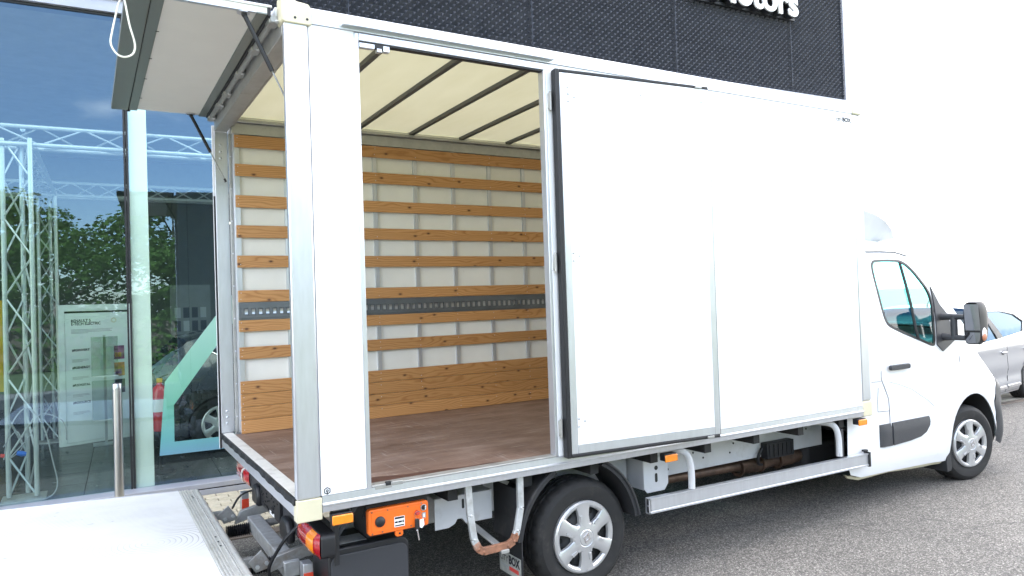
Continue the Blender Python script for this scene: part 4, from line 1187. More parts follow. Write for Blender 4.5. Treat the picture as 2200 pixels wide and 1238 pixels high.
bl2 = MB(); bl2.lathe([(0, -.09)] + pr + [(0, .05)], (0, .74, .345), 'x', 20); bl2.build('bellows', RUBBER, T, smooth=60)
MB().tube(arc([(.10, .42, .62), (.04, .44, .56), (.0, .50, .47), (-.03, .52, .40), (-.02, .54, .33)]), .009, 8).build('lift_hose', RUBBER, T)
MB().tube(arc([(.13, 1.42, .60), (.07, 1.55, .575), (.02, 1.66, .52), (-.02, 1.70, .44)]), .007, 8).build('lift_hose', RUBBER, T)
# rear under-run ends with red reflectors
for y0, y1 in ((.30, .375), (2.02, 2.09)):
    q = part('underrun_end', ALU, .095, .145, y0, y1, .30, .455, bevel=.003)
    part('reflector', simple('red_reflector', (.75, .07, .03), .3) if 'red_reflector' not in MATS else MATS['red_reflector'], .096, .1448, y0 - .0045, y0 - .0005, .33, .41, bevel=.001, parent=q)
part('underrun_beam', GALVD, .40, .46, .40, 2.0, .33, .42, bevel=.004)
# rear cross member with plate holder and black housings
part('rear_cross_member', GREYP, .125, .17, .30, 1.98, .53, .772, bevel=.004)
ph = part('plate_holder', BLACKP, .105, .124, .86, 1.40, .52, .70, bevel=.004)
m = MB(); rr = random.Random(3)
for k in range(38):
    y = rr.uniform(.88, 1.36); z = rr.uniform(.535, .68); w = rr.uniform(.01, .04); h = rr.uniform(.004, .012)
    m.box(.101, .1045, y, y + w, z, z + h)
m.build('plate_ribs', DARK, ph, kind='stuff')
part('white_sticker', WHITEP, .1035, .1048, 1.00, 1.12, .525, .545, bevel=0, parent=ph)
for y, hw, zc in ((.66, .095, .555), (1.46, .085, .575)):
    m = MB().prism([(y - hw, zc - .07), (y + hw, zc - .07), (y + hw * 1.1, zc), (y + hw * .6, zc + .055), (y - hw * .6, zc + .055), (y - hw * 1.1, zc)], 'x', .078, .124)
    m.build('lamp_housing', BLACKP, T, bevel=.018, seg=3)
# tail lights
def tail_light(y0, y1, zc, flip):
    z0, z1 = zc - .062, zc + .062
    b = MB().prism(rrect(y0, y1, z0, z1, .028), 'x', .118, .190).build('tail_light', BLACKP, T, bevel=.006)
    w = y1 - y0
    # seen from behind: clear strip on the inner side, amber at the outer end, red between
    def seg(a, c, mat, nm, d):
        ya, yb = (y0 + w * a, y0 + w * c) if not flip else (y1 - w * c, y1 - w * a)
        st = MB(); vs = []; n = 10
        for i in range(n + 1):
            y = ya + (yb - ya) * i / n; s = (y - y0) / w
            bul = .035 * (1 - abs(2 * s - 1) ** 4)
            for j in range(7):
                t = j / 6; z = z0 + .004 + (z1 - z0 - .008) * t
                vs.append((.117 - bul * (1 - abs(2 * t - 1) ** 4) - d, y, z))
        st.add(vs, [(i * 7 + j, (i + 1) * 7 + j, (i + 1) * 7 + j + 1, i * 7 + j + 1) for i in range(n) for j in range(6)])
        st.build(nm, mat, b, smooth=70)
    seg(.02, .98, REDL, 'red_lens', 0)
    if not flip:
        seg(.82, .93, CLEARL, 'clear_lens', .0025); seg(.13, .36, AMBER, 'amber_lens', .002)
    else:
        seg(.68, .78, CLEARL, 'clear_lens', .0025); seg(.02, .08, AMBER, 'amber_lens', .002)
    return b
tail_light(.030, .450, .610, False)
tail_light(1.80, 2.25, .602, True)
for y in (.06, 1.84): part('lamp_bracket', BLACKP, .19, .215, y, y + .008, .50, .76, bevel=.001)
# amber side markers
for x in (.160, 2.287, 4.266):
    mk = part('side_marker', BLACKP, x + .002, x + .102, -.012, .035, .728, .774, bevel=.003)
    part('marker_lens', AMBER, x, x + .104, -.024, -.0125, .722, .768, bevel=.005, parent=mk)

# lift control panel
cpn = MB().prism(rrect(.358, .686, .617, .747, .016), 'y', .035, .075).build('control_panel', ORANGE, T, bevel=.006)
MB().prism(rrect(.502, .545, .586, .622, .014), 'y', .040, .060).build('panel_tab', ORANGE, cpn, bevel=.004)
MB().prism(rrect(.374, .670, .633, .731, .010), 'y', .0325, .036).build('panel_face', ORANGE, cpn, bevel=.002)
MB().tube([(.524, .0395, .603), (.524, .036, .603)], .005, 8).build('tab_hole', BLACKP, cpn)
kb = MB().lathe([(0, -.014), (.012, -.014), (.018, -.010), (.026, -.006), (.027, .0)], (.418, .0325, .683), 'y', 20).build('socket_cap', BLACKP, cpn)
sw = MB().lathe([(0, -.012), (.011, -.012), (.012, -.004), (.016, -.003), (.016, 0)], (.656, .0325, .715), 'y', 18).build('rotary_switch', BLACKP, cpn)
ring2d(.656, .715, .0165, .0125, 18, .028, .0322).build('switch_ring', ALU, cpn)
part('switch_mark', WHITEP, .660, .664, .0195, .0204, .706, .724, bevel=0, parent=cpn)
lbp = part('rating_label', WHITEP, .494, .550, .0316, .0323, .640, .692, bevel=0, parent=cpn)
for a, b, c_, d_ in ((.497, .547, .680, .690), (.497, .512, .660, .669), (.515, .535, .660, .669), (.538, .545, .658, .671), (.497, .546, .644, .650)):
    part('label_print', BLACKT, a, b, .0310, .0315, c_, d_, bevel=0, parent=cpn)
part('padlock_symbol', GREYPR, .648, .668, .0316, .0323, .660, .688, bevel=0, parent=cpn)
part('padlock_symbol', WHITEP, .654, .662, .0310, .0315, .664, .682, bevel=0, parent=cpn)
for x, z in ((.376, .735), (.46, .734), (.57, .732), (.645, .738), (.376, .627), (.43, .630), (.585, .632), (.662, .648)):
    MB().tube([(x, .0328, z), (x, .0315, z)], .0042, 8).build('panel_screw', RUST, cpn)
part('control_box', DARK, .365, .70, .076, .30, .60, .765, bevel=.004)
MB().beam((.31, .06, .782), (.17, .10, .57), .012, .02).build('stay', GREYP, T)
# black battery/pump box below
m = MB().prism(rrect(.175, .602, .24, .575, .055), 'y', .12, .125)
pb = MB().prism(rrect(.175, .605, .24, .560, .05), 'y', .120, .42).build('pump_box', BLACKP, T, bevel=.008)
MB().prism(rrect(.185, .595, .25, .530, .045), 'y', .112, .1195).build('pump_box_lid', GREYP, pb, bevel=.004)
part('data_plate', GALV, .235, .395, .18, .30, .5605, .562, bevel=0, parent=pb)
part('red_sticker', simple('faded_red_sticker', (.30, .10, .09), .7), .36, .43, .1105, .1118, .30, .372, bevel=0, parent=pb)
# grey bracket plate and boarding step
bk = MB().prism([(.815, .505), (.815, .678), (1.182, .678), (1.180, .512), (1.01, .512), (.985, .545), (.955, .545), (.94, .522), (.90, .505)], 'y', .25, .256).build('bracket_plate', CHASSIS, T, bevel=.002)
part('bracket_web', CHASSIS, .82, 1.18, .257, .45, .672, .678, bevel=0, parent=bk)
MB().prism(rrect(.985, 1.000, .600, .655, .007), 'y', .2485, .2497).build('bracket_slot', DARK, bk)
sp = MB()
path = [(.925, .045, .785), (.930, .040, .62), (.945, .032, .49), (.968, .030, .435), (1.00, .030, .416), (1.15, .030, .418), (1.19, .030, .436), (1.215, .030, .49), (1.245, .034, .61), (1.250, .040, .785)]
stp = MB()
for a, b in zip(path[:-1], path[1:]): stp.beam(a, b, .038, .022, (0, 1, 0)); stp.ball(b, .011, 1, 1.7, 1, 8, 6)
stp = stp.build('boarding_step', GALV, T, bevel=.003)
tp = [(.953, .0292, .470), (.968, .0292, .4355), (1.00, .0292, .4165), (1.15, .0292, .4185), (1.19, .0292, .4365), (1.206, .0292, .470)]
m = MB()
for a, b in zip(tp[:-1], tp[1:]): m.beam(a, b, .041, .025, (0, 1, 0)); m.ball(b, .0125, 1, 1.7, 1, 8, 6)
m.build('worn_tread', RUST, stp, bevel=.003)
MB().beam((1.02, .30, .53), (1.10, .045, .425), .045, .010).build('step_strut', ALUD, stp, bevel=.002)
part('tread_clip', ALUD, 1.10, 1.15, .005, .02, .385, .405, bevel=.003, parent=stp)

# --- wheels, mudguards, flaps
WR, WFX = (1.727, .105, .335), 6.087
wheel(T, WR, True, spin=0)
wheel(T, (1.727, WB - .105, .335), False)
wheel(T, (WFX, .120, .335), True, steer=-9)
wheel(T, (WFX, WB - .120, .335), False, steer=-9)
def mudguard(y0, y1):
    """two curved shells, fore and aft of the wheel, running up under the box floor"""
    for a0, a1 in ((170, 113), (67, 10)):
        o = arcpts(1.675, .325, .460, .505, a0, a1, 14); i = arcpts(1.675, .325, .418, .468, a0, a1, 14)
        m = MB(); n = len(o)
        vs = [(x, y0, z) for x, z in o] + [(x, y0, z) for x, z in i] + [(x, y1, z) for x, z in o] + [(x, y1, z) for x, z in i]
        fs = []
        for k in range(n - 1):
            fs += [(k, k + 1, n + k + 1, n + k), (k, 2 * n + k, 2 * n + k + 1, k + 1), (n + k, n + k + 1, 3 * n + k + 1, 3 * n + k), (2 * n + k, 3 * n + k, 3 * n + k + 1, 2 * n + k + 1)]
        fs += [(0, n, 3 * n, 2 * n), (n - 1, 3 * n - 1, 4 * n - 1, 2 * n - 1)]
        g_ = m.add(vs, fs).build('mudguard', FENDER, T, smooth=40)
        MB().tube([(x, y0 - .001, z) for x, z in arcpts(1.675, .325, .450, .495, a0, a1, 14)], .009, 8).build('mudguard_lip', FENDER, g_)
mudguard(.050, .33); mudguard(WB - .33, WB - .05)
ff = part('mudguard_skirt', FENDER, 1.252, 1.262, .09, .36, .40, .70, bevel=.002)
flp = part('mud_flap', FENDER, 1.262, 1.270, .062, .335, .165, .455, bevel=.004)
part('flap_clamp', ALUD, 1.256, 1.2615, .062, .335, .440, .458, bevel=.002, parent=flp)
part('flap_plate', simple('weathered_flap_plate', (.34, .35, .33), .6, var=.2, scale=30), 1.2600, 1.2618, .075, .320, .178, .300, bevel=0, parent=flp)
text_on('lettering', 'CITY', .050, BLACKT, flp, (1.2595, .316, .246), (0, -1, 0), (0, 0, 1), .0006, 0, .095)
text_on('lettering', 'BOX', .066, BLACKT, flp, (1.2595, .212, .244), (0, -1, 0), (0, 0, 1), .0006, .003, .125)
part('flap_print', GREYPR, 1.2585, 1.2596, .22, .305, .214, .226, bevel=0, parent=flp); part('flap_print', REDP, 1.2585, 1.2596, .10, .205, .206, .228, bevel=0, parent=flp)
part('axle_beam', DARK, 1.68, 1.78, .3, WB - .3, .28, .36, bevel=.01)

# --- chassis rails and side guard
def crail(y0, y1):
    r_ = part('chassis_rail', CHASSIS, .30, 4.45, y0, y1, .485, .70, bevel=.004)
    return r_
r1 = crail(.45, .51); crail(1.73, 1.79)
part('rail_top_flange', CHASSIS, .30, 4.45, .40, .449, .690, .777, bevel=.002, parent=r1)
for x, z in ((2.75, .60), (2.98, .615), (3.12, .622), (3.40, .63), (4.25, .64), (4.60, .6), (3.08, .565), (3.36, .565), (2.73, .53)):
    if x < 4.4: MB().tube([(x, .4495, z), (x, .447, z)], .008, 8).build('rail_hole', BLACKP, r1)
MB().tube([(1.20, .4495, .66), (1.20, .447, .66)], .028, 14).build('rail_hole', BLACKP, r1)
part('wheel_house_panel', CHASSIS, 1.45, 2.28, .36, .372, .50, .776, bevel=.002)
bx = MB().prism([(2.292, .705), (2.505, .705), (2.505, .520), (2.470, .478), (2.320, .478), (2.292, .510)], 'y', .200, .207).build('guard_bracket', CHASSIS, T, bevel=.002)
part('bracket_side', CHASSIS, 2.292, 2.298, .2075, .44, .50, .70, bevel=0, parent=bx)
MB().prism(arcpts(2.40, .635, .015, .015, 0, 360, 16)[:-1], 'y', .1985, .1997).build('bracket_hole', DARK, bx)
MB().prism(rrect(2.388, 2.410, .540, .600, .010), 'y', .1985, .1997).build('bracket_hole', DARK, bx)
sg = MB()
def gz(x): return -.0097 * (x - 2.19)
A_, B_ = 2.19, 4.455
ol = [(.040, .398), (.070, .398), (.070, .502), (.040, .502)]
prof = [(.036, .402), (.036, .412), (.041, .416), (.041, .486), (.036, .490), (.036, .500), (.072, .500), (.072, .402)]
vs = [(A_, y, z + gz(A_)) for y, z in prof] + [(B_, y, z + gz(B_)) for y, z in prof]
n = len(prof)
sg.add(vs, [(k, (k + 1) % n, n + (k + 1) % n, n + k) for k in range(n)])
sgd = sg.build('side_guard', ALU, T, smooth=0)
m = MB()
for a, b, c_, d_ in ((.036, .040, .402, .500), (.068, .072, .402, .500), (.0405, .0675, .496, .500), (.0405, .0675, .402, .406), (.0405, .0675, .448, .453)):
    m.box(A_ - .0015, A_ + .01, a, b, c_, d_)
m.build('guard_end_profile', ALU, sgd)
part('guard_hollow', DARK, A_ + .012, A_ + .02, .041, .071, .403, .499, bevel=0, parent=sgd)
m = MB().box(4.4555, 4.475, .028, .080, .372, .488); m.box(4.43, 4.475, .050, .080, .4885, .505)
m.build('guard_end_cap', BLACKP, sgd, bevel=.004)
for x in (2.575, 4.118):
    MB().tube(arc([(x - .11, .16, .76), (x - .07, .085, .755), (x - .025, .062, .72), (x, .056, .64), (x + .002, .056, .50)], 6), .0225, 12).build('guard_hanger', CHASSIS, T)
part('hanger_plate', GREYP, 4.155, 4.185, .06, .12, .49, .70, bevel=.003)
jbx = part('junction_box', BLACKP, 3.70, 4.01, .38, .449, .475, .598, bevel=.006)
m = MB()
for k in range(6): m.box(3.72 + .05 * k, 3.735 + .05 * k, .374, .3795, .49, .585)
m.build('junction_ribs', BLACKP, jbx)
MB().tube(arc([(3.68, .42, .56), (3.64, .42, .50), (3.66, .44, .44), (3.72, .46, .42)]), .012, 8).build('cable_loom', RUBBER, jbx)
MB().tube([(2.6, .62, .41), (3.2, .60, .405), (3.55, .60, .40), (3.62, .60, .40), (3.66, .60, .395), (3.82, .60, .385), (3.86, .60, .38), (4.02, .60, .385), (4.08, .60, .39), (4.45, .60, .40), (4.8, .60, .42)],
          [.035, .035, .036, .05, .062, .062, .045, .045, .065, .065, .045], 16).build('exhaust_pipe', EXH, T)
for x in (3.60, 3.84, 4.05): MB().lathe([(.05, -.008), (.074, -.008), (.074, .008), (.05, .008)], (x, .60, .39), 'x', 16).build('exhaust_clamp', EXH, T)
part('fuel_tank', DARK, 2.3, 3.3, .95, 1.65, .30, .60, bevel=.05)
part('gearbox_pan', DARK, 4.3, 5.6, .5, 1.75, .25, .5, bevel=.05)  # plain dark block under the cab floor

# --- cab
YC = WB / 2
def ycab(x, z):
    y = .095 + .17 * max(0, (z - 1.15) / 1.0) ** 1.6 + .05 * max(0, (.46 - z) / .25) ** 2
    y += .16 * max(0, (z - 2.04) / .18) ** 2
    t = max(0, x - 6.52 + .40 * min(1, max(0, (z - .80) / .35))); y += 1.25 * t * t
    y -= .018 * math.exp(-((math.hypot(x - 6.13, (z - .34)) - .50) / .07) ** 2)      # wheel arch flare
    return y
arch = arcpts(6.13, .335, .385, .455, 186, -4, 22)
front_low = [(6.52, .30), (6.58, .27), (6.84, .29)]
nose = [(6.84, .29), (6.93, .45), (6.94, .66), (6.90, .88), (6.82, 1.04), (6.66, 1.16), (6.40, 1.27), (6.12, 1.36)]
screen = [(6.12, 1.36), (5.90, 1.62), (5.66, 1.90), (5.47, 2.10), (5.36, 2.165)]
roofl = [(5.36, 2.165), (5.20, 2.20), (4.90, 2.215), (4.53, 2.215)]
rearl = [(4.53, 2.215), (4.53, .80), (4.50, .765), (4.29, .765), (4.275, .40), (4.33, .31), (4.48, .268), (4.86, .262), (5.70, .232)]
door = [(4.790, 2.00), (4.785, 1.86), (4.795, 1.70), (4.787, 1.51), (4.770, 1.315), (4.752, 1.16), (4.747, 1.03), (4.790, .955), (4.838, .86), (4.845, .70),
        (4.835, .52), (4.832, .325), (5.25, .318), (5.63, .312), (5.70, .36), (5.705, .56), (5.76, .70), (5.85, .82), (5.93, .98), (5.945, 1.20), (5.92, 1.40),
        (5.80, 1.58), (5.62, 1.82), (5.48, 1.98), (5.38, 2.045), (5.20, 2.068), (4.90, 2.062), (4.82, 2.045)]
win = smooth_loop([(4.858, 1.93), (4.893, 2.005), (4.97, 2.022), (5.20, 2.024), (5.33, 2.008), (5.44, 1.945), (5.54, 1.84), (5.615, 1.74), (5.632, 1.62), (5.600, 1.45), (5.572, 1.305),
       (5.525, 1.258), (5.35, 1.311), (5.12, 1.385), (4.965, 1.440), (4.904, 1.480), (4.874, 1.56), (4.860, 1.72)], 3)
def shrink(loop, d):
    cx = sum(p[0] for p in loop) / len(loop); cz = sum(p[1] for p in loop) / len(loop); n = len(loop); o = []
    for i in range(n):
        a, b = Vector(loop[i - 1]), Vector(loop[(i + 1) % n]); t = (b - a).normalized(); nn = Vector((-t.y, t.x))
        p = Vector(loop[i]); q = p + nn * d
        if (q - Vector((cx, cz))).length > (p - Vector((cx, cz))).length: q = p - nn * d
        o.append(tuple(q))
    return o
door_out = shrink(door, -.004); win_glass = shrink(win, .022)
body = nose[2:] + screen[1:] + roofl[1:] + rearl[1:] + arch + [(6.512, .40), (6.50, .58), (6.46, .68), (6.52, .80), (6.62, .92), (6.90, .88)][1:5]
bumper = [(6.515, .31), (6.505, .56), (6.465, .672), (6.525, .795), (6.625, .915), (6.90, .875), (6.94, .66), (6.93, .45), (6.84, .29), (6.60, .27)]
def grow(lp, d):
    return shrink(lp, -d)
for near in (True, False):
    S = (lambda m: m) if near else (lambda m: mirror_y(m, YC))
    nd_ = {'smooth': 50}
    S(sheet(body, [grow(door, .010)], ycab, .055)).build('cab_side', PAINT, T, smooth=50)
    dd = S(sheet(door, [win], ycab, .05, .012)).build('cab_door', PAINT, T, smooth=40)
    S(sheet(win, [win_glass], lambda x, z: ycab(x, z) - .004, .05, .016)).build('window_frame', BLACKP, dd, smooth=50)
    S(sheet(win_glass, [], lambda x, z: ycab(x, z) + .004, .1)).build('window_glass', CARGLASS, dd, smooth=60)
    m = MB(); pd = [(5.285, 2.00), (5.290, 1.80), (5.298, 1.60), (5.300, 1.42), (5.318, 1.335)]
    m.tube([(x, ycab(x, z) - .003, z) for x, z in pd], .013, 8); S(m).build('window_divider', BLACKP, dd)
    m = MB().tube([(x, ycab(x, z) + .016, z) for x, z in densify(grow(door, .005), .06)], .012, 6, closed=True); S(m).build('door_seal', RUBBER, dd)
    h_ = S(MB().prism(rrect(4.838, 5.118, 1.098, 1.140, .018), 'y', .058, .082)).build('door_handle', GREYP, dd, bevel=.006)
    S(MB().ball((4.99, .096, 1.140), .06, 1.1, .16, .62, 16, 8)).build('handle_cup', PAINT, dd)
    # raised swage line, moulding, fuel flap
    m = MB().tube([(x, ycab(x, z) - .001, z) for x, z in openline([(4.85, 1.008), (4.96, .985), (5.16, .925), (5.39, .812), (5.5, .74)], .05)], .004, 6); S(m).build('swage_line', PAINT, dd)
    mo = shrink([(4.872, .664), (5.15, .664), (5.405, .664), (5.418, .648), (5.40, .585), (5.345, .535), (5.26, .506), (5.10, .490), (4.872, .481)], .0)
    S(sheet(mo, [], lambda x, z: ycab(x, z) - .016 + (.010 if z > .645 else 0), .04, .022)).build('door_moulding', GREYP, dd, smooth=25)
    m2 = [(4.700, .664), (4.850, .664), (4.850, .480), (4.700, .484)]
    S(sheet(m2, [], lambda x, z: ycab(x, z) - .016 + (.010 if z > .645 or x < 4.716 else 0), .04, .022)).build('body_moulding', GREYP, T, smooth=25)
    for ln in ([(4.62, 1.020), (4.745, 1.014)], [(4.705, .968), (4.692, .85), (4.690, .772), (4.842, .765)]):
        m = MB().tube([(x, ycab(x, z) - .0005, z) for x, z in openline(ln, .04)], .0022, 5); S(m).build('fuel_flap_gap', BLACKP, T)
    m = MB().tube([(x, ycab(x, z) - .002, z) for x, z in openline([(4.54, 2.088), (5.10, 2.094), (5.28, 2.088), (5.42, 2.055)], .06)], .005, 6); S(m).build('roof_gutter', BLACKP, T)
    S(sheet(bumper, [], lambda x, z: ycab(x, z) - .004, .05)).build('bumper_corner', GREYP, T, smooth=50)
    sk = [(4.30, .31), (4.48, .262), (4.86, .258), (5.25, .245), (5.70, .226), (5.70, .205), (5.45, .205), (5.25, .215), (4.9, .24), (4.5, .235), (4.36, .27)]
    S(sheet(sk, [], lambda x, z: ycab(x, z) + .03, .05, .02)).build('sill_skirt', CREAM, T, smooth=50)
    fl = S(MB().prism([(5.700, .46), (5.735, .44), (5.78, .16), (5.765, .135), (5.70, .13), (5.690, .30)], 'y', .115, .33)).build('mud_flap', FENDER, T, bevel=.004)
    # wheel house
    ow = arcpts(6.13, .335, .40, .46, 190, -10, 20)
    m = MB(); n = len(ow); vs = [(x, ycab(x, z) + .02, z) for x, z in ow] + [(x, .42, z) for x, z in ow]
    m.add(vs, [(k, k + 1, n + k + 1, n + k) for k in range(n - 1)]); m.add([(x, .42, z) for x, z in ow], [tuple(range(n))])
    S(m).build('wheel_house', DARK, T, smooth=60)
    # mirror
    bs = sheet([(5.645, 1.775), (5.72, 1.62), (5.815, 1.525), (5.875, 1.295), (5.665, 1.205), (5.582, 1.268), (5.615, 1.45), (5.640, 1.62)], [], lambda x, z: ycab(x, z) - .012, .06, .02)
    mb_ = S(bs).build('mirror_base', GREYP, T, smooth=50)
    for z in (1.505, 1.325):
        S(MB().tube([(5.69, .105, z + .005), (5.69, .03, z + .003), (5.685, -.06, z), (5.68, -.115, z)], [.034, .027, .024, .022], 12)).build('mirror_arm', GREYP, mb_, smooth=50)
    S(MB().tube([(5.69, .0, 1.31), (5.69, .0, 1.52)], .028, 12)).build('mirror_post', GREYP, mb_)
    hd_ = MB(); rings = []
    sec = [(5.655, .066, .178, 0), (5.70, .072, .184, .003), (5.76, .068, .176, .008), (5.81, .052, .145, .012), (5.835, .026, .09, .014)]
    for x, hy, hz, dz in sec:
        rings.append([(x, -.165 + a, 1.452 + dz + b) for a, b in [(hy * math.copysign(abs(math.cos(t)) ** .38, math.cos(t)), hz * math.copysign(abs(math.sin(t)) ** .55, math.sin(t))) for t in [2 * math.pi * k / 40 for k in range(40)]]])
    vs = [p for r_ in rings for p in r_]; nn = 40
    fs = [(i * nn + k, i * nn + (k + 1) % nn, (i + 1) * nn + (k + 1) % nn, (i + 1) * nn + k) for i in range(len(sec) - 1) for k in range(nn)] + [tuple(range(4 * nn, 5 * nn))]
    ring_in = [(5.672, -.165 + (p[1] + .165) * .88, 1.452 + (p[2] - 1.452) * .94) for p in rings[0]]
    o_ = len(vs); vs += ring_in; fs += [(k, (k + 1) % nn, o_ + (k + 1) % nn, o_ + k) for k in range(nn)]
    hd_.add(vs, fs)
    hm = S(hd_).build('mirror_head', BLACKP, T, smooth=50)
    # glasses look down and in towards the driver
    for nm, z0, z1, dn in (('mirror_glass', 1.392, 1.616, .020), ('wide_angle_glass', 1.284, 1.376, .012)):
        q = [(5.676, -.222, z0), (5.662, -.108, z0), (5.662 - dn, -.108, z1), (5.676 - dn, -.222, z1)]
        S(MB().add(q, [(0, 1, 2, 3)])).build(nm, MIRROR, hm, smooth=0)
    S(MB().box(5.671, 5.680, -.224, -.106, 1.377, 1.391)).build('glass_divider', BLACKP, hm, smooth=0)
    S(MB().ball((5.71, -.228, 1.365), .055, .62, .4, 1.0, 12, 8)).build('indicator_lens', CLEARL, hm)
    S(MB().ball((5.705, -.236, 1.340), .038, .7, .5, .95, 12, 8)).build('indicator_amber', simple('dull_amber', (.55, .24, .14), .3) if 'dull_amber' not in MATS else MATS['dull_amber'], hm)
strip(nose, ycab, YC, -.06).build('bonnet', PAINT, T, smooth=60)
strip(screen, ycab, YC, -.07).build('windscreen', CARGLASS, T, smooth=60)
strip(roofl, ycab, YC, -.05).build('cab_roof', PAINT, T, smooth=60)
strip(rearl[:2], lambda x, z: ycab(x, z), YC, .0).build('cab_rear_wall', PAINT, T, smooth=60)
MB().tube([(6.13, .22, 1.375), (6.05, .6, 1.41), (6.02, 1.1, 1.42)], .012, 8).build('wiper_blade', BLACKP, T)
strip([(4.3, .30), (4.9, .27), (5.68, .24)], lambda x, z: .14, YC, .0).build('cab_underside', DARK, T)
strip([(6.55, .29), (6.84, .29)], lambda x, z: .25, YC, .0).build('cab_underside', DARK, T)
for y in (.52, 1.72):
    st = MB().box(4.72, 5.22, y - .24, y + .24, .72, .98).build('seat', FABRIC, T, bevel=.05, seg=3)
    m = MB().hexa([(4.74, y - .23, .95), (4.92, y - .23, .95), (4.92, y + .23, .95), (4.74, y + .23, .95), (4.60, y - .21, 1.48), (4.72, y - .21, 1.48), (4.72, y + .21, 1.48), (4.60, y + .21, 1.48)])
    m.build('seat_back', FABRIC, st, bevel=.04, seg=3)
    MB().box(4.60, 4.70, y - .12, y + .12, 1.50, 1.68).build('headrest', FABRIC, st, bevel=.035, seg=3)
MB().hexa([(5.55, .22, .75), (6.1, .22, .75), (6.1, 2.02, .75), (5.55, 2.02, .75), (5.62, .22, 1.28), (6.08, .22, 1.33), (6.08, 2.02, 1.33), (5.62, 2.02, 1.28)]).build('dashboard', BLACKP, T, bevel=.03)
sw_ = MB(); cs = Vector((5.52, 1.68, 1.22))
sw_.tube([cs + Vector((.06 * math.sin(t), .2 * math.cos(t), .19 * math.sin(t))) for t in [2 * math.pi * k / 28 for k in range(28)]], .014, 8, closed=True)
sw_.beam(cs + Vector((0, -.18, 0)), cs + Vector((0, .18, 0)), .03, .03); sw_.build('steering_wheel', BLACKP, T)
part('cab_floor', DARK, 4.54, 5.9, .2, 2.04, .60, .64, bevel=0)
# --- roof air deflector
dsec = [(4.50, 1.0), (4.70, .99), (4.88, .94), (5.04, .83), (5.18, .62), (5.27, .34), (5.30, .0)]
m = MB(); vs = []; nj = 16
for x, k in dsec:
    for j in range(nj + 1):
        s = j / nj; y = .270 + (WB - .54) * s; e = 1 - abs(2 * s - 1) ** 6
        vs.append((x + .06 * e * (1 - k), y, 2.205 + k * (.255 + .45 * (1 - abs(2 * s - 1) ** 3.0))))
m.add(vs, [(i * (nj + 1) + j, i * (nj + 1) + j + 1, (i + 1) * (nj + 1) + j + 1, (i + 1) * (nj + 1) + j) for i in range(len(dsec) - 1) for j in range(nj)])
for sg_, y in ((1, .270), (-1, WB - .270)):                    # cheeks tuck in below the visor edge
    q = [(x, y, 2.205 + k * .255) for x, k in dsec]; q2 = [(x - .02, y + sg_ * .16, 2.19) for x, k in dsec]
    m.add(q + q2, [(k, k + 1, len(q) + k + 1, len(q) + k) for k in range(len(q) - 1)])
df = m.build('air_deflector', PAINT, T, smooth=40)

# ================================================================== OTHER THINGS
make_car('silver_car', 'silver hatchback parked beyond the white truck cab', SILVER, DARKGLASS, (10.827, 1.982, 0), R(7.6))
make_car('dark_car', 'dark grey display car standing behind the showroom glass', DARKCAR, DARKGLASS, (1.36, 7.40, .1), R(181))

bo_ = thing('bollard', 'brushed steel bollard in front of the showroom glass', 'bollard', (-.628, 3.55, 0))
MB().lathe([(0, 0), (.0365, 0), (.0365, 1.105), (.034, 1.107), (.034, 1.115), (.0365, 1.117), (.0365, 1.160), (.033, 1.166), (0, 1.166)], (-.628, 3.55, .012), 'z', 40).build('post', STEEL, bo_, smooth=40)
MB().lathe([(0, 1.1665), (.030, 1.1665), (.030, 1.172), (0, 1.174)], (-.628, 3.55, .012), 'z', 30).build('cap', BLACKP, bo_)
MB().lathe([(.0366, 0), (.06, 0), (.06, .006), (.0366, .008)], (-.628, 3.55, .0162), 'z', 30).build('base_flange', STEEL, bo_)

ky = thing('keys', 'small bunch of keys hanging from the orange control panel', 'keys', (.615, .02, .60))
kl = MB().lathe([(0, -.016), (.010, -.016), (.012, -.010), (.012, 0)], (.618, .0325, .694), 'y', 16)
kl.build('key_head', REDP, ky)
MB().tube([(.618 + .018 * math.cos(t), .016, .684 + .020 * math.sin(t)) for t in [2 * math.pi * k / 22 for k in range(22)]], .0012, 6, closed=True).build('ring', CHROME, ky)
MB().prism(rrect(.600, .622, .612, .668, .008), 'y', .008, .022).build('key_fob', KEYBL, ky, bevel=.003)
MB().prism([(.624, .660), (.646, .664), (.650, .632), (.636, .616), (.624, .622)], 'y', .010, .0118).build('key_tag', WHITEP, ky)
MB().ball((.611, .015, .607), .0055, 1, .6, 1, 10, 6).build('key_bow', CHROME, ky)
MB().beam((.612, .015, .606), (.620, .015, .556), .007, .002, (0, 1, 0)).build('key_blade', CHROME, ky)

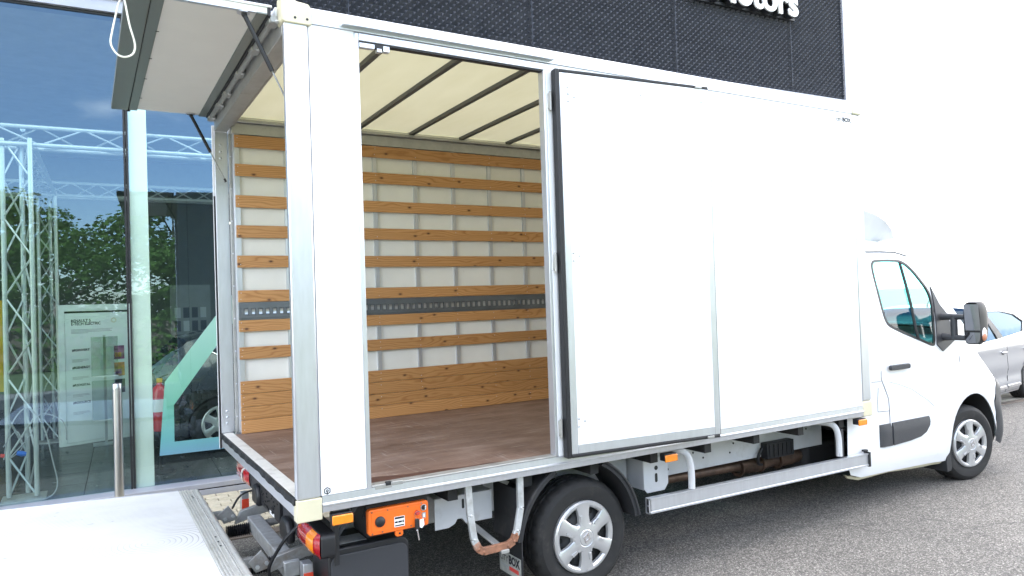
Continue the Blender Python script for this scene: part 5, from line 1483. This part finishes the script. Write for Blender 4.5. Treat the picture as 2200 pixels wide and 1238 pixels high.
# clipped hedge and trees behind it, all mirrored in the glass
hg = thing('hedge', 'long dense green hedge across the car park', 'hedge', (0, -14.6, 0))
def leaves(n, fn, seed, s0, s1):
    r = random.Random(seed); vs = []; fs = []
    for _ in range(n):
        c, nrm = fn(r); nrm = (nrm + Vector((r.uniform(-.8, .8), r.uniform(-.8, .8), r.uniform(-.4, .8)))).normalized()
        x = nrm.cross(Vector((0, 0, 1)))
        if x.length < .1: x = Vector((1, 0, 0))
        x.normalize(); y = nrm.cross(x); s = r.uniform(s0, s1); o = len(vs)
        vs += [c + x * s, c + y * s * .6, c - x * s, c - y * s * .6]; fs.append((o, o + 1, o + 2, o + 3))
    me = bpy.data.meshes.new('foliage'); me.from_pydata([tuple(v) for v in vs], [], fs); me.materials.append(LEAF); return me
def hedge_pt(r):
    x = r.uniform(-32, 32); h = 1.75 + .25 * math.sin(x * .9) + .15 * math.sin(x * 2.3)
    if r.random() < .6: return Vector((x, -14.2 + r.uniform(-.25, .12), r.uniform(0, h))), Vector((0, 1, .2))
    return Vector((x, r.uniform(-15.2, -14.1), h + r.uniform(-.2, .12))), Vector((0, 0, 1))
link('foliage', leaves(16000, hedge_pt, 5, .05, .12), hg)
MB().box(-32, 32, -15.1, -14.4, 0, 1.5).build('branches', BARK, hg, smooth=0)
# trees across the car park (they show in the showroom glass)
def crown_mesh(seed):
    r = random.Random(seed); m = MB(); vs = []; fs = []
    blobs = []
    for k in range(34):
        a = r.uniform(0, 2 * math.pi); q = math.sqrt(r.random()); h = r.uniform(.7, 6.4)
        w = 2.7 * math.sin(math.pi * min(1, max(.12, (h - .6) / 7.0))) ** .7
        blobs.append((q * w * math.cos(a), q * w * math.sin(a), h, r.uniform(.7, 1.35)))
    for bx_, by_, bz_, br in blobs:
        for i in range(300):
            d = Vector((r.gauss(0, 1), r.gauss(0, 1), r.gauss(0, 1))).normalized() * br * r.uniform(.55, 1.08)
            d.z *= .8; c = Vector((bx_, by_, bz_)) + d
            n = (d.normalized() + Vector((r.uniform(-.8, .8), r.uniform(-.8, .8), r.uniform(-.4, 1)))).normalized()
            x = n.cross(Vector((0, 0, 1)));
            if x.length < .1: x = Vector((1, 0, 0))
            x.normalize(); y = n.cross(x); s = r.uniform(.06, .14)
            o = len(vs); vs += [c + x * s, c + y * s * .6, c - x * s, c - y * s * .6]; fs.append((o, o + 1, o + 2, o + 3))
    return m.add(vs, fs), blobs
protos = []
for sd in (11, 23):
    cm, blobs = crown_mesh(sd)
    me = bpy.data.meshes.new('crown'); me.from_pydata([tuple(v) for v in cm.v], [], cm.f); me.materials.append(LEAF)
    tk_ = MB(); tk_.tube([(0, 0, -.1), (.03, 0, 1.2), (.0, .05, 2.6), (.08, .02, 4.2), (.05, 0, 6.0)], [.20, .16, .12, .07, .03], 10)
    for bx_, by_, bz_, br in blobs[:9]:
        z0 = max(1.2, bz_ - 1.6); tk_.tube([(.03, .03, z0), (bx_ * .5, by_ * .5, bz_ - .5), (bx_, by_, bz_)], [.06, .04, .015], 6)
    protos.append((me, tk_.mesh('trunk', BARK, 40)))
spots = [(-26 + 2.9 * i + rnd.uniform(-.7, .7), (-18.2, -21.8)[i % 2] + rnd.uniform(-.8, .8)) for i in range(19)]
for i, (x, y) in enumerate(spots):
    t = thing('tree', 'leafy green tree across the car park, mirrored in the showroom glass', 'tree', (x, y, 0), 'trees across the car park', rz=rnd.uniform(0, 6.28), local=True)
    k = rnd.uniform(.66, .86) if y > -20 else rnd.uniform(.90, 1.08); t.scale = (k * 1.1, k * 1.1, k)
    me, tm_ = protos[i % 2]
    for nm, q in (('crown', me), ('trunk', tm_)):
        o = bpy.data.objects.new(nm, q); col.objects.link(o); o.parent = t
for o in bpy.data.objects:
    if o.get('local') is not None: del o['local']
